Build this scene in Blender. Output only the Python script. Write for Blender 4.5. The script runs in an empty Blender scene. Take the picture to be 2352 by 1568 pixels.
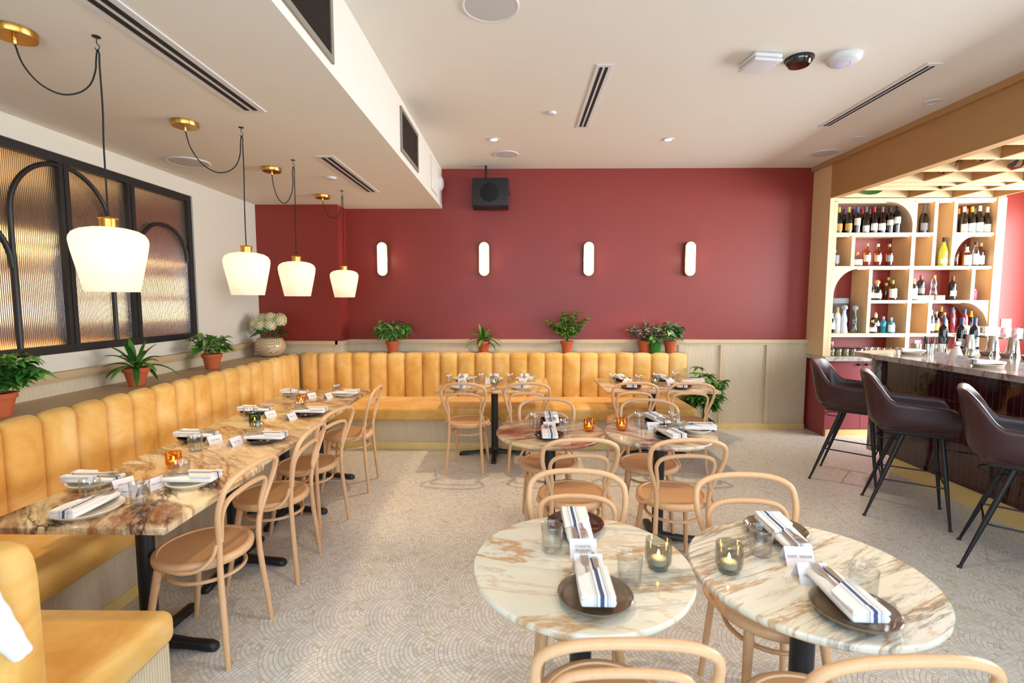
import bpy, math, random
from math import sin, cos, pi, atan2, sqrt, atan, radians as R
from mathutils import Vector, Matrix
random.seed(7)
SC = bpy.context.scene
COL = SC.collection
# ---------------------------------------------------------------- camera, world, daylight, exposure
cam_d = bpy.data.cameras.new('camera'); cam = bpy.data.objects.new('camera', cam_d); COL.objects.link(cam)
cam_d.sensor_width = 36.0; cam_d.lens = 1130.0/2352*36
cam.location = (0, 0, 1.6)
cam.rotation_euler = (pi/2 - atan(92/1130), 0, atan(14/1130))
cam_d.dof.use_dof = True; cam_d.dof.focus_distance = 3.6; cam_d.dof.aperture_fstop = 3.2
cam_d.clip_start = 0.02
SC.camera = cam
w = bpy.data.worlds.new('sky'); SC.world = w; w.use_nodes = True
wn = w.node_tree.nodes; wl = w.node_tree.links
bg = wn['Background']
sky = wn.new('ShaderNodeTexSky'); sky.sky_type = 'HOSEK_WILKIE'; sky.turbidity = 6; sky.sun_direction = (0.5, -0.3, 0.8)
wl.new(sky.outputs[0], bg.inputs[0]); bg.inputs[1].default_value = 1.2
def area(name, loc, rot, sx, sy, power, color):
    d = bpy.data.lights.new(name, 'AREA'); d.shape = 'RECTANGLE'; d.size = sx; d.size_y = sy
    d.energy = power; d.color = color
    o = bpy.data.objects.new(name, d); COL.objects.link(o); o.location = loc; o.rotation_euler = rot
    return o
# daylight through the street windows behind the camera and through the window at the end of the bar
area('daylight_street', (0.6, -1.62, 1.75), (R(90), 0, 0), 4.6, 2.1, 150, (0.62, 0.81, 1.0))
area('daylight_street_bar', (5.1, -1.62, 1.85), (R(90), 0, 0), 2.4, 2.0, 115, (0.90, 0.95, 1.0))
area('daylight_bar', (6.42, 3.7, 1.85), (R(90), 0, R(90)), 4.1, 1.7, 390, (0.92, 0.96, 1.0))
SC.view_settings.view_transform = 'Standard'; SC.view_settings.look = 'None'
SC.view_settings.exposure = 0.32; SC.view_settings.gamma = 1.0; SC.view_settings.use_curve_mapping = False
SC.cycles.use_denoising = True
SC.cycles.max_bounces = 10; SC.cycles.diffuse_bounces = 5; SC.cycles.glossy_bounces = 4
SC.cycles.transmission_bounces = 8; SC.cycles.transparent_max_bounces = 24
SC.cycles.caustics_reflective = False; SC.cycles.caustics_refractive = False
SC.cycles.sample_clamp_indirect = 4.0

# ---------------------------------------------------------------- mesh helpers
class MB:
    def __init__(s): s.v = []; s.f = []
    def add(s, vs, fs, M=None):
        n = len(s.v)
        if M is not None: vs = [tuple(M @ Vector(p)) for p in vs]
        s.v += [tuple(p) for p in vs]; s.f += [tuple(i+n for i in f) for f in fs]
        return s
    def box(s, a, b, M=None):
        (x0, y0, z0), (x1, y1, z1) = a, b
        vs = [(x0,y0,z0),(x1,y0,z0),(x1,y1,z0),(x0,y1,z0),(x0,y0,z1),(x1,y0,z1),(x1,y1,z1),(x0,y1,z1)]
        return s.add(vs, [(0,3,2,1),(4,5,6,7),(0,1,5,4),(1,2,6,5),(2,3,7,6),(3,0,4,7)], M)
    def rbox(s, a, b, r=.01, seg=3, M=None):
        # box with rounded vertical corners and rounded top/bottom edges
        (x0, y0, z0), (x1, y1, z1) = a, b
        r = min(r, (x1-x0)/2*.99, (y1-y0)/2*.99, (z1-z0)/2*.99)
        rings = []
        for zz, ins in [(z0 + r*(1-cos(t*pi/2/seg)), r*(1-sin(t*pi/2/seg))) for t in range(seg+1)] + \
                       [(z1 - r*(1-cos(t*pi/2/seg)), r*(1-sin(t*pi/2/seg))) for t in range(seg, -1, -1)]:
            ring = []
            for cx, cy, a0 in ((x1-r, y1-r, 0), (x0+r, y1-r, pi/2), (x0+r, y0+r, pi), (x1-r, y0+r, 3*pi/2)):
                for k in range(seg+1):
                    a_ = a0 + k*pi/2/seg
                    ring.append((cx + (r-ins)*cos(a_), cy + (r-ins)*sin(a_), zz))
            rings.append(ring)
        return s.loft(rings, True, True, M)
    def loft(s, rings, closed=True, caps=True, M=None):
        n = len(rings[0]); vs = [p for r_ in rings for p in r_]; fs = []
        for i in range(len(rings)-1):
            for j in range(n if closed else n-1):
                k = (j+1) % n
                fs.append((i*n+j, i*n+k, (i+1)*n+k, (i+1)*n+j))
        if caps and closed:
            fs.append(tuple(range(n-1, -1, -1))); fs.append(tuple((len(rings)-1)*n + j for j in range(n)))
        return s.add(vs, fs, M)
    def lathe(s, prof, seg=24, M=None, rib=0, ribn=0):
        rings = []
        for r_, z in prof:
            rings.append([((r_*(1+rib*cos(ribn*2*pi*k/seg))) * cos(2*pi*k/seg), (r_*(1+rib*cos(ribn*2*pi*k/seg))) * sin(2*pi*k/seg), z) for k in range(seg)])
        caps_ = False
        vs = [p for r_ in rings for p in r_]; fs = []
        for i in range(len(rings)-1):
            for j in range(seg):
                k = (j+1) % seg
                fs.append((i*seg+j, i*seg+k, (i+1)*seg+k, (i+1)*seg+j))
        if prof[0][0] > 1e-6 and False: pass
        return s.add(vs, fs, M)
    def cyl(s, p0, p1, r0, r1=None, seg=16, M=None):
        return s.tube([p0, p1], [r0, r0 if r1 is None else r1], seg, M)
    def tube(s, path, rad, seg=10, M=None, closed=False, caps=True):
        P = [Vector(p) for p in path]; n = len(P)
        if not hasattr(rad, '__len__'): rad = [rad]*n
        rings = []; up = None
        for i in range(n):
            if closed: t = P[(i+1) % n] - P[i-1]
            else: t = P[min(i+1, n-1)] - P[max(i-1, 0)]
            t.normalize()
            if up is None:
                up = Vector((0,0,1)) if abs(t.z) < .9 else Vector((0,1,0))
            a = t.cross(up)
            if a.length < 1e-4: a = t.cross(Vector((1,0,0)))
            a.normalize(); b = a.cross(t); b.normalize(); up = b
            rings.append([tuple(P[i] + (a*cos(2*pi*k/seg) + b*sin(2*pi*k/seg))*rad[i]) for k in range(seg)])
        if closed: rings.append(rings[0])
        return s.loft(rings, True, caps and not closed, M)
    def prism(s, pts, z0, z1, M=None):
        n = len(pts)
        vs = [(x, y, z0) for x, y in pts] + [(x, y, z1) for x, y in pts]
        fs = [tuple(range(n-1, -1, -1)), tuple(range(n, 2*n))] + [(i, (i+1) % n, n+(i+1) % n, n+i) for i in range(n)]
        return s.add(vs, fs, M)
    def build(s, name, mat_, parent=None, loc=None, smooth=40, rot=None):
        me = bpy.data.meshes.new(name); me.from_pydata(s.v, [], s.f); me.update()
        if mat_: me.materials.append(mat_)
        if smooth:
            me.shade_smooth()
            try: me.set_sharp_from_angle(angle=R(smooth))
            except Exception: pass
        o = bpy.data.objects.new(name, me); COL.objects.link(o)
        if parent is not None: o.parent = parent
        if loc is not None: o.location = loc
        if rot is not None: o.rotation_euler = rot
        return o
def T(x=0, y=0, z=0, rz=0, rx=0, ry=0, s=1):
    return Matrix.Translation((x, y, z)) @ Matrix.Rotation(rz, 4, 'Z') @ Matrix.Rotation(ry, 4, 'Y') @ Matrix.Rotation(rx, 4, 'X') @ Matrix.Diagonal((s, s, s, 1))
def spline(pts, n=6, closed=False):
    P = [Vector(p) for p in pts]; out = []
    m = len(P)
    rng = range(m) if closed else range(m-1)
    for i in rng:
        p0 = P[i-1] if (closed or i > 0) else P[0]*2 - P[1]
        p1 = P[i]; p2 = P[(i+1) % m]
        p3 = P[(i+2) % m] if (closed or i+2 < m) else P[-1]*2 - P[-2]
        for k in range(n):
            t = k/n
            out.append(0.5*((2*p1) + (p2-p0)*t + (2*p0-5*p1+4*p2-p3)*t*t + (3*p1-p0-3*p2+p3)*t*t*t))
    if not closed: out.append(P[-1])
    return [tuple(p) for p in out]
def tag(o, label=None, cat=None, group=None, kind=None):
    if label: o['label'] = label
    if cat: o['category'] = cat
    if group: o['group'] = group
    if kind: o['kind'] = kind
    return o
def thing(name, label, cat, loc=(0,0,0), rz=0, group=None):
    o = bpy.data.objects.new(name, None); COL.objects.link(o); o.location = loc; o.rotation_euler = (0, 0, rz)
    o.empty_display_size = .05
    return tag(o, label, cat, group)
def clone(root, loc, rz, label, group=None):
    def cp(o, par):
        c = o.copy(); COL.objects.link(c); c.parent = par
        for ch in list(kids.get(o.name, [])): cp(ch, c)
        return c
    kids = {}
    stack = [root]
    while stack:
        o = stack.pop(); kids[o.name] = list(o.children); stack += kids[o.name]
    c = cp(root, None); c.location = loc; c.rotation_euler = (0, 0, rz); c['label'] = label
    if group: c['group'] = group
    return c
def struct(mb, name, m, smooth=0):
    return tag(mb.build(name, m, smooth=smooth), kind='structure')

# ---------------------------------------------------------------- materials
def newmat(name):
    m = bpy.data.materials.new(name); m.use_nodes = True
    nt = m.node_tree; return m, nt, nt.nodes, nt.links, nt.nodes['Principled BSDF']
def rgb(h):
    h = h.lstrip('#'); c = [int(h[i:i+2], 16)/255 for i in (0, 2, 4)]
    return tuple((x/12.92 if x <= .04045 else ((x+.055)/1.055)**2.4) for x in c) + (1,)
def mat(name, color, rough=.5, metal=0, var=.06, vscale=9, bump=0, bscale=60, spec=.5, sheen=0, coat=0, emit=None, estr=0, stretch=(1,1,1)):
    m, nt, N, L, P = newmat(name)
    col = rgb(color) if isinstance(color, str) else tuple(color)+(1,)
    tc = N.new('ShaderNodeTexCoord'); mp = N.new('ShaderNodeMapping'); mp.inputs['Scale'].default_value = stretch
    L.new(tc.outputs['Object'], mp.inputs[0])
    no = N.new('ShaderNodeTexNoise'); no.inputs['Scale'].default_value = vscale; no.inputs['Detail'].default_value = 4
    L.new(mp.outputs[0], no.inputs['Vector'])
    mx = N.new('ShaderNodeMix'); mx.data_type = 'RGBA'
    L.new(no.outputs['Fac'], mx.inputs['Factor'])
    mx.inputs[6].default_value = tuple(c*(1-var) for c in col[:3])+(1,)
    mx.inputs[7].default_value = tuple(min(1, c*(1+var)) for c in col[:3])+(1,)
    L.new(mx.outputs[2], P.inputs['Base Color'])
    P.inputs['Roughness'].default_value = rough; P.inputs['Metallic'].default_value = metal
    P.inputs['Specular IOR Level'].default_value = spec
    if sheen: P.inputs['Sheen Weight'].default_value = sheen; P.inputs['Sheen Roughness'].default_value = .4
    if coat: P.inputs['Coat Weight'].default_value = coat; P.inputs['Coat Roughness'].default_value = .05
    if bump:
        n2 = N.new('ShaderNodeTexNoise'); n2.inputs['Scale'].default_value = bscale; L.new(mp.outputs[0], n2.inputs['Vector'])
        b = N.new('ShaderNodeBump'); b.inputs['Strength'].default_value = bump; b.inputs['Distance'].default_value = .005
        L.new(n2.outputs['Fac'], b.inputs['Height']); L.new(b.outputs[0], P.inputs['Normal'])
    if emit:
        P.inputs['Emission Color'].default_value = rgb(emit) if isinstance(emit, str) else tuple(emit)+(1,)
        P.inputs['Emission Strength'].default_value = estr
    return m
def wood(name, c1, c2, axis='x', scale=3, rough=.45, grooves=0, gaxis='X'):
    m, nt, N, L, P = newmat(name)
    tc = N.new('ShaderNodeTexCoord'); mp = N.new('ShaderNodeMapping')
    sc = {'x': (1, 14, 14), 'y': (14, 1, 14), 'z': (14, 14, 1)}[axis]
    mp.inputs['Scale'].default_value = sc; L.new(tc.outputs['Object'], mp.inputs[0])
    no = N.new('ShaderNodeTexNoise'); no.inputs['Scale'].default_value = scale; no.inputs['Detail'].default_value = 6; no.inputs['Roughness'].default_value = .62
    L.new(mp.outputs[0], no.inputs['Vector'])
    mx = N.new('ShaderNodeMix'); mx.data_type = 'RGBA'; L.new(no.outputs['Fac'], mx.inputs['Factor'])
    mx.inputs[6].default_value = rgb(c1); mx.inputs[7].default_value = rgb(c2)
    L.new(mx.outputs[2], P.inputs['Base Color']); P.inputs['Roughness'].default_value = rough
    P.inputs['Specular IOR Level'].default_value = .35
    if grooves:
        wv = N.new('ShaderNodeTexWave'); wv.bands_direction = gaxis; wv.inputs['Scale'].default_value = grooves
        L.new(tc.outputs['Object'], wv.inputs[0])
        b = N.new('ShaderNodeBump'); b.inputs['Strength'].default_value = .55; b.inputs['Distance'].default_value = .004
        L.new(wv.outputs['Fac'], b.inputs['Height']); L.new(b.outputs[0], P.inputs['Normal'])
    return m
class X:   # tiny expression builder for Math nodes
    def __init__(s, nt, out): s.nt = nt; s.o = out
    def op(s, o, b=None, c=None, clamp=False):
        n = s.nt.nodes.new('ShaderNodeMath'); n.operation = o; n.use_clamp = clamp
        for i, v in enumerate((s, b, c)):
            if v is None: continue
            if isinstance(v, X): s.nt.links.new(v.o, n.inputs[i])
            else: n.inputs[i].default_value = v
        return X(s.nt, n.outputs[0])
    def __add__(s, b): return s.op('ADD', b)
    def __sub__(s, b): return s.op('SUBTRACT', b)
    def __mul__(s, b): return s.op('MULTIPLY', b)
    def __truediv__(s, b): return s.op('DIVIDE', b)
def floor_mosaic():
    m, nt, N, L, P = newmat('fan_mosaic')
    tc = N.new('ShaderNodeTexCoord'); sp = N.new('ShaderNodeSeparateXYZ'); L.new(tc.outputs['Object'], sp.inputs[0])
    x = X(nt, sp.outputs[0]); y = X(nt, sp.outputs[1])
    RR, H, W = .265, .1325, .53
    vv = (x*-1 - .385)/H
    j0 = vv.op('FLOOR'); res = None
    def cand(k):
        j = j0 + k
        par = j.op('FLOORED_MODULO', 2.0)
        a = (y - 2.16)/W - par*.5
        ar = a.op('ROUND'); da = (a - ar)*W; dv = (vv - j)*H
        r = (da*da + dv*dv).op('SQRT')
        th = da.op('ARCTAN2', dv)
        idn = ar*7.3 + j*3.1
        return r, th, idn
    c1, c0, c2 = cand(-1), cand(0), cand(1)
    def lerp(f, a, b): return a + (b - a)*f
    in0 = c0[0].op('LESS_THAN', RR); in1 = c1[0].op('LESS_THAN', RR)
    t = [lerp(in0, c2[i], c0[i]) for i in range(3)]
    t = [lerp(in1, t[i], c1[i]) for i in range(3)]
    r, th, idn = t
    k = r/.0204; n = k.op('FLOOR'); fr = k.op('FRACT')
    cells = th*(n + .5) + n*.37
    cn = cells.op('FLOOR'); fc = cells.op('FRACT')
    e1 = fr.op('SUBTRACT', .5).op('ABSOLUTE'); e2 = fc.op('SUBTRACT', .5).op('ABSOLUTE')
    e2b = e2 + .0
    g1 = e1.op('GREATER_THAN', .435); g2 = e2b.op('GREATER_THAN', .455)
    ge = g1*.8; go = g2*.62
    grout = ge.op('MAXIMUM', go)
    outer = r.op('GREATER_THAN', RR-.0022)*.8; grout = grout.op('MAXIMUM', outer)
    cb = N.new('ShaderNodeCombineXYZ'); L.new(n.o, cb.inputs[0]); L.new(cn.o, cb.inputs[1]); L.new(idn.o, cb.inputs[2])
    wnz = N.new('ShaderNodeTexWhiteNoise'); L.new(cb.outputs[0], wnz.inputs[0])
    rp = N.new('ShaderNodeValToRGB'); L.new(wnz.outputs['Value'], rp.inputs[0])
    e = rp.color_ramp.elements; e[0].position = 0; e[0].color = rgb('#c8c8c2'); e[1].position = 1; e[1].color = rgb('#e0e0dd')
    for p_, c_ in ((.12, '#d0cec8'), (.6, '#dddcd8'), (.93, '#d2d0c9'), (.965, '#cabfa6'), (.985, '#cfc6b2')):
        q = rp.color_ramp.elements.new(p_); q.color = rgb(c_)
    # tan stones gather at the tip of each fan and in drifting patches
    n3 = N.new('ShaderNodeTexNoise'); n3.inputs['Scale'].default_value = 1.7; n3.inputs['Detail'].default_value = 3; L.new(tc.outputs['Object'], n3.inputs[0])
    pat = X(nt, n3.outputs['Fac']).op('SUBTRACT', .42)*2.2
    tip = (k*-1 + 5.5).op('MULTIPLY', .16, clamp=True)*.75
    hsh = X(nt, wnz.outputs['Value'])
    tan = (hsh*-1 + tip*.45 + (pat*.06).op('MAXIMUM', 0.0)).op('MULTIPLY', 6.0, clamp=True)*.38
    mt = N.new('ShaderNodeMix'); mt.data_type = 'RGBA'; L.new(tan.o, mt.inputs['Factor']); L.new(rp.outputs[0], mt.inputs[6]); mt.inputs[7].default_value = rgb('#b59a70')
    mx = N.new('ShaderNodeMix'); mx.data_type = 'RGBA'; L.new(grout.o, mx.inputs['Factor']); L.new(mt.outputs[2], mx.inputs[6]); mx.inputs[7].default_value = rgb('#938a7d')
    L.new(mx.outputs[2], P.inputs['Base Color'])
    rg = (grout*.4 + .22); L.new(rg.o, P.inputs['Roughness'])
    b = N.new('ShaderNodeBump'); b.inputs['Strength'].default_value = .35; b.inputs['Distance'].default_value = .0015
    inv = grout*-1 + 1.0; hh = inv + hsh*.25; L.new(hh.o, b.inputs['Height']); L.new(b.outputs[0], P.inputs['Normal'])
    return m
def marble(name, base, base2, vein, blotch, amount=.5, seed=0, ang=20, stretch=4, vs=2.2, dark='#4a3630', dark_amt=.4, rough=.12):
    m, nt, N, L, P = newmat(name)
    tc = N.new('ShaderNodeTexCoord'); mp = N.new('ShaderNodeMapping')
    mp.inputs['Location'].default_value = (seed*3.7, seed*1.9, seed*.7); mp.inputs['Rotation'].default_value = (0, 0, R(ang)); mp.vector_type = 'POINT'
    mp.inputs['Scale'].default_value = (1, 1, 1); L.new(tc.outputs['Object'], mp.inputs[0])
    ms = N.new('ShaderNodeMapping'); ms.inputs['Scale'].default_value = (1, stretch, 1); L.new(mp.outputs[0], ms.inputs[0])
    def noise(vec, sc, det=5, ro=.6, dist=0):
        n = N.new('ShaderNodeTexNoise'); n.inputs['Scale'].default_value = sc; n.inputs['Detail'].default_value = det
        n.inputs['Roughness'].default_value = ro; n.inputs['Distortion'].default_value = dist; L.new(vec, n.inputs['Vector']); return X(nt, n.outputs['Fac'])
    def ridge(x_, w_): return (x_.op('SUBTRACT', .5).op('ABSOLUTE')*(-1.0/w_) + 1.0).op('MAXIMUM', 0.0)
    def mix(f, a, bcol):
        q = N.new('ShaderNodeMix'); q.data_type = 'RGBA'; L.new(f.o, q.inputs['Factor'])
        if isinstance(a, str): q.inputs[6].default_value = rgb(a)
        else: L.new(a, q.inputs[6])
        q.inputs[7].default_value = rgb(bcol); return q.outputs[2]
    big = noise(ms.outputs[0], 1.3, 4, .5, .6)
    c = mix((big.op('SUBTRACT', .4)*4).op('MULTIPLY', 1.0, clamp=True), base, base2)
    bl = noise(ms.outputs[0], 1.6*vs/2.2, 6, .62, 1.2)
    fb = ((bl.op('SUBTRACT', .5 + .18*(1-amount)))*14).op('MULTIPLY', 1.0, clamp=True)*min(1, amount*1.6)
    fb = fb*((noise(ms.outputs[0], vs*3.2, 6, .65, .4).op('SUBTRACT', .38)*5).op('MULTIPLY', 1.0, clamp=True)*.55 + .45)
    c = mix(fb, c, blotch)
    v1 = ridge(noise(ms.outputs[0], vs*.7, 7, .6, .4), .026)*.8
    c = mix(v1, c, vein)
    v2 = ridge(noise(ms.outputs[0], vs*1.6, 6, .6, .6), .02)*.4
    c = mix(v2, c, vein)
    gate = (noise(mp.outputs[0], 1.4, 2).op('SUBTRACT', .45)*8).op('MULTIPLY', 1.0, clamp=True)
    v3 = ridge(noise(ms.outputs[0], vs*.9, 8, .68, .5), .045)*gate*dark_amt*1.3
    c = mix(v3.op('MULTIPLY', 1.0, clamp=True), c, dark)
    L.new(c, P.inputs['Base Color']); P.inputs['Roughness'].default_value = rough
    P.inputs['Specular IOR Level'].default_value = .5
    return m
def clear_glass(name, tint=(.96,.97,.97), gloss=1.0, rough=.02, noise_=0):
    m, nt, N, L, P = newmat(name); N.remove(P)
    out = N['Material Output']
    tr = N.new('ShaderNodeBsdfTransparent'); tr.inputs[0].default_value = tuple(tint)+(1,)
    gl = N.new('ShaderNodeBsdfGlossy'); gl.inputs['Roughness'].default_value = rough
    no = N.new('ShaderNodeTexNoise'); no.inputs['Scale'].default_value = 14
    lw = N.new('ShaderNodeLayerWeight'); lw.inputs['Blend'].default_value = .5
    fa = X(nt, lw.outputs['Facing']).op('POWER', 2.6)*(.75*gloss) + X(nt, no.outputs['Fac'])*.03 + .05
    mx = N.new('ShaderNodeMixShader'); L.new(fa.o, mx.inputs[0]); L.new(tr.outputs[0], mx.inputs[1]); L.new(gl.outputs[0], mx.inputs[2])
    L.new(mx.outputs[0], out.inputs[0]); return m
def glow(name, color, strength):
    m, nt, N, L, P = newmat(name); N.remove(P)
    e = N.new('ShaderNodeEmission'); e.inputs[0].default_value = rgb(color) if isinstance(color, str) else tuple(color)+(1,)
    e.inputs[1].default_value = strength
    L.new(e.outputs[0], N['Material Output'].inputs[0]); return m
def velvet():
    m, nt, N, L, P = newmat('mustard_velvet')
    tc = N.new('ShaderNodeTexCoord')
    a = N.new('ShaderNodeTexNoise'); a.inputs['Scale'].default_value = 2.6; a.inputs['Detail'].default_value = 6; a.inputs['Roughness'].default_value = .62; a.inputs['Distortion'].default_value = .8
    L.new(tc.outputs['Object'], a.inputs[0])
    r_ = N.new('ShaderNodeValToRGB'); L.new(a.outputs['Fac'], r_.inputs[0])
    e = r_.color_ramp.elements; e[0].position = .34; e[0].color = rgb('#cc9648'); e[1].position = .68; e[1].color = rgb('#e6c386')
    q = r_.color_ramp.elements.new(.5); q.color = rgb('#daac60')
    L.new(r_.outputs[0], P.inputs['Base Color']); P.inputs['Roughness'].default_value = .75
    P.inputs['Sheen Weight'].default_value = .55; P.inputs['Sheen Roughness'].default_value = .35; P.inputs['Sheen Tint'].default_value = rgb('#ffd79a')
    P.inputs['Specular IOR Level'].default_value = .2
    f = N.new('ShaderNodeTexNoise'); f.inputs['Scale'].default_value = 35; L.new(tc.outputs['Object'], f.inputs[0])
    b = N.new('ShaderNodeBump'); b.inputs['Strength'].default_value = .12; b.inputs['Distance'].default_value = .01; L.new(f.outputs['Fac'], b.inputs['Height']); L.new(b.outputs[0], P.inputs['Normal'])
    return m
def striped_linen():
    m, nt, N, L, P = newmat('striped_linen')
    tc = N.new('ShaderNodeTexCoord'); sp = N.new('ShaderNodeSeparateXYZ'); L.new(tc.outputs['Object'], sp.inputs[0])
    x = X(nt, sp.outputs[0]); d = (x - .010).op('ABSOLUTE')
    s1 = d.op('LESS_THAN', .0056)
    s2 = (d - .0145).op('ABSOLUTE').op('LESS_THAN', .0016)*.65
    s3 = (d - .0205).op('ABSOLUTE').op('LESS_THAN', .0009)*.5
    f = s1.op('MAXIMUM', s2).op('MAXIMUM', s3)
    mx = N.new('ShaderNodeMix'); mx.data_type = 'RGBA'; L.new(f.o, mx.inputs['Factor']); mx.inputs[6].default_value = rgb('#e4e1dd'); mx.inputs[7].default_value = rgb('#46587c')
    L.new(mx.outputs[2], P.inputs['Base Color']); P.inputs['Roughness'].default_value = .85; P.inputs['Specular IOR Level'].default_value = .2
    n = N.new('ShaderNodeTexNoise'); n.inputs['Scale'].default_value = 60; L.new(tc.outputs['Object'], n.inputs[0])
    b = N.new('ShaderNodeBump'); b.inputs['Strength'].default_value = .2; b.inputs['Distance'].default_value = .002; L.new(n.outputs['Fac'], b.inputs['Height']); L.new(b.outputs[0], P.inputs['Normal'])
    return m
def brick_tiles(name, c1, c2, grout, rough=.08):
    m, nt, N, L, P = newmat(name)
    tc = N.new('ShaderNodeTexCoord'); sp = N.new('ShaderNodeSeparateXYZ'); L.new(tc.outputs['Object'], sp.inputs[0])
    cb = N.new('ShaderNodeCombineXYZ'); L.new(sp.outputs[1], cb.inputs[0]); L.new(sp.outputs[2], cb.inputs[1])
    br = N.new('ShaderNodeTexBrick'); L.new(cb.outputs[0], br.inputs[0]); br.offset = 0.0; br.squash = 1
    br.inputs['Scale'].default_value = 1; br.inputs['Brick Width'].default_value = .052; br.inputs['Row Height'].default_value = .2
    br.inputs['Mortar Size'].default_value = .0022; br.inputs['Mortar Smooth'].default_value = .1
    br.inputs['Color1'].default_value = rgb(c1); br.inputs['Color2'].default_value = rgb(c2); br.inputs['Mortar'].default_value = rgb(grout)
    L.new(br.outputs['Color'], P.inputs['Base Color'])
    no = N.new('ShaderNodeTexNoise'); no.inputs['Scale'].default_value = 9; L.new(tc.outputs['Object'], no.inputs[0])
    h = X(nt, br.outputs['Fac'])*-1 + X(nt, no.outputs['Fac'])*.9
    b = N.new('ShaderNodeBump'); b.inputs['Strength'].default_value = .6; b.inputs['Distance'].default_value = .004; L.new(h.o, b.inputs['Height']); L.new(b.outputs[0], P.inputs['Normal'])
    P.inputs['Roughness'].default_value = rough; P.inputs['Coat Weight'].default_value = .3
    return m

M = {}
M['red'] = mat('oxblood_paint', '#85291f', rough=.45, var=.03, bump=.05, bscale=160)
M['white_wall'] = mat('cream_paint', '#d3cdbd', rough=.7, var=.02, bump=.04, bscale=120)
M['ceil'] = mat('ceiling_paint', '#dfd9cd', rough=.85, var=.02)
M['floor'] = floor_mosaic()
M['reeded'] = wood('reeded_taupe_oak', '#c3b193', '#d6c8ae', 'z', 4, .5, grooves=26, gaxis='X')
M['reededY'] = wood('reeded_taupe_oak_side', '#c3b193', '#d6c8ae', 'z', 4, .5, grooves=26, gaxis='Y')
M['taupe'] = wood('taupe_oak', '#bfa988', '#cfbb9c', 'x', 4, .45)
M['taupeY'] = wood('taupe_oak_lengthwise', '#b19670', '#c4aa86', 'y', 4, .45)
M['oak'] = wood('pale_oak', '#d3b488', '#e2c79d', 'z', 3, .45)
M['oakX'] = wood('pale_oak_flat', '#d3b488', '#e2c79d', 'x', 3, .45)
M['oakY_shaded'] = wood('oak_shaded', '#a87f50', '#b88f5e', 'y', 3, .5)  # same pale oak, with the shade of the header put into its colour
M['beech'] = wood('bent_beech', '#cd9d70', '#ddb48a', 'z', 5, .38)
M['beech_seat'] = wood('beech_seat_ply', '#c5905f', '#d8ab7d', 'x', 5, .38)
M['velvet'] = velvet()
M['brass'] = mat('brushed_brass', '#c99a4c', rough=.28, metal=1, var=.08, stretch=(1,1,12))
M['brass_kick'] = mat('satin_brass', '#ecd18c', rough=.45, metal=.35, var=.06)
M['black_iron'] = mat('black_iron', '#15161a', rough=.42, var=.1, bump=.05)
M['black'] = mat('matte_black', '#17161a', rough=.55, var=.1)
M['steel_black'] = mat('black_steel_frame', '#1b1919', rough=.5, var=.1)
M['cord'] = mat('black_fabric_cord', '#1c1817', rough=.9, var=.1)
M['white_plastic'] = mat('white_plastic', '#d5d2d2', rough=.4, var=.02)
M['grey_mesh'] = mat('speaker_mesh', '#bdbab8', rough=.7, var=.06, vscale=200)
M['dark_mesh'] = mat('dark_grille', '#2e2b28', rough=.5, metal=.4, var=.2, vscale=80)
M['grille_frame'] = mat('grille_frame', '#857a6e', rough=.45, var=.04)
M['slot'] = mat('slot_dark', '#181616', rough=.8)
M['linen'] = striped_linen()
M['cloth'] = mat('white_cloth', '#e6e6e6', rough=.9, var=.03, bump=.2, bscale=50)
M['card'] = mat('place_card_paper', '#dcd6d8', rough=.8, var=.02)
M['ink'] = mat('grey_ink', '#8b8685', rough=.8)
M['plate_white'] = mat('cream_stoneware', '#d9d2bf', rough=.2, var=.05, coat=.3)
M['plate_brown'] = mat('oxblood_stoneware', '#451f16', rough=.12, var=.2, coat=.5)
M['plate_bronze'] = mat('bronze_stoneware', '#6b5a48', rough=.16, var=.25, coat=.5)
M['plate_dark'] = mat('charcoal_stoneware', '#33241f', rough=.15, var=.2, coat=.5)
M['steel'] = mat('polished_steel', '#dcd8d2', rough=.32, metal=1, var=.04)
M['knife_handle'] = mat('maroon_wall_reflection', '#5a1d1c', rough=.3)  # steel handle, maroon from the red wall's reflection put into its colour
M['glass'] = clear_glass('tumbler_glass')
M['votive_grey'] = clear_glass('smoke_votive_glass', (.74,.75,.72), .9)
M['votive_amber'] = clear_glass('amber_votive_glass', (.95,.66,.20), .8)
M['votive_green'] = clear_glass('green_votive_glass', (.22,.34,.10), .8)
M['wax'] = mat('candle_wax', '#efe6d0', rough=.5)
M['flame'] = glow('candle_flame', (1, .52, .14), 45)
M['terracotta'] = mat('terracotta', '#b5562d', rough=.85, var=.1, bump=.1)
M['soil'] = mat('potting_soil', '#2c2018', rough=1, bump=.8, bscale=40)
M['leather'] = mat('burgundy_leather', '#3b1b1f', rough=.34, var=.12, bump=.12, bscale=180)
M['pinkred'] = mat('cabinet_paint', '#8f3d42', rough=.4, var=.03)
M['tile'] = brick_tiles('oxblood_finger_tile', '#2b0c0d', '#3c1414', '#5b3b36')
M['stainless'] = mat('stainless_steel', '#b8b0a6', rough=.2, metal=1, var=.05)
M['bar_marble'] = marble('bar_marble', '#9d8f86', '#b3a59a', '#6d4636', '#6a4436', .5, 3, 60, 3, 1.6, '#3c2a26', .5, .12)
M['bar_edge'] = marble('back_counter_marble', '#cfcac4', '#c0bab2', '#8c7e74', '#a59c94', .3, 5, 30, 3, 2.5, '#6b625c', .3, .2)
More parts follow.
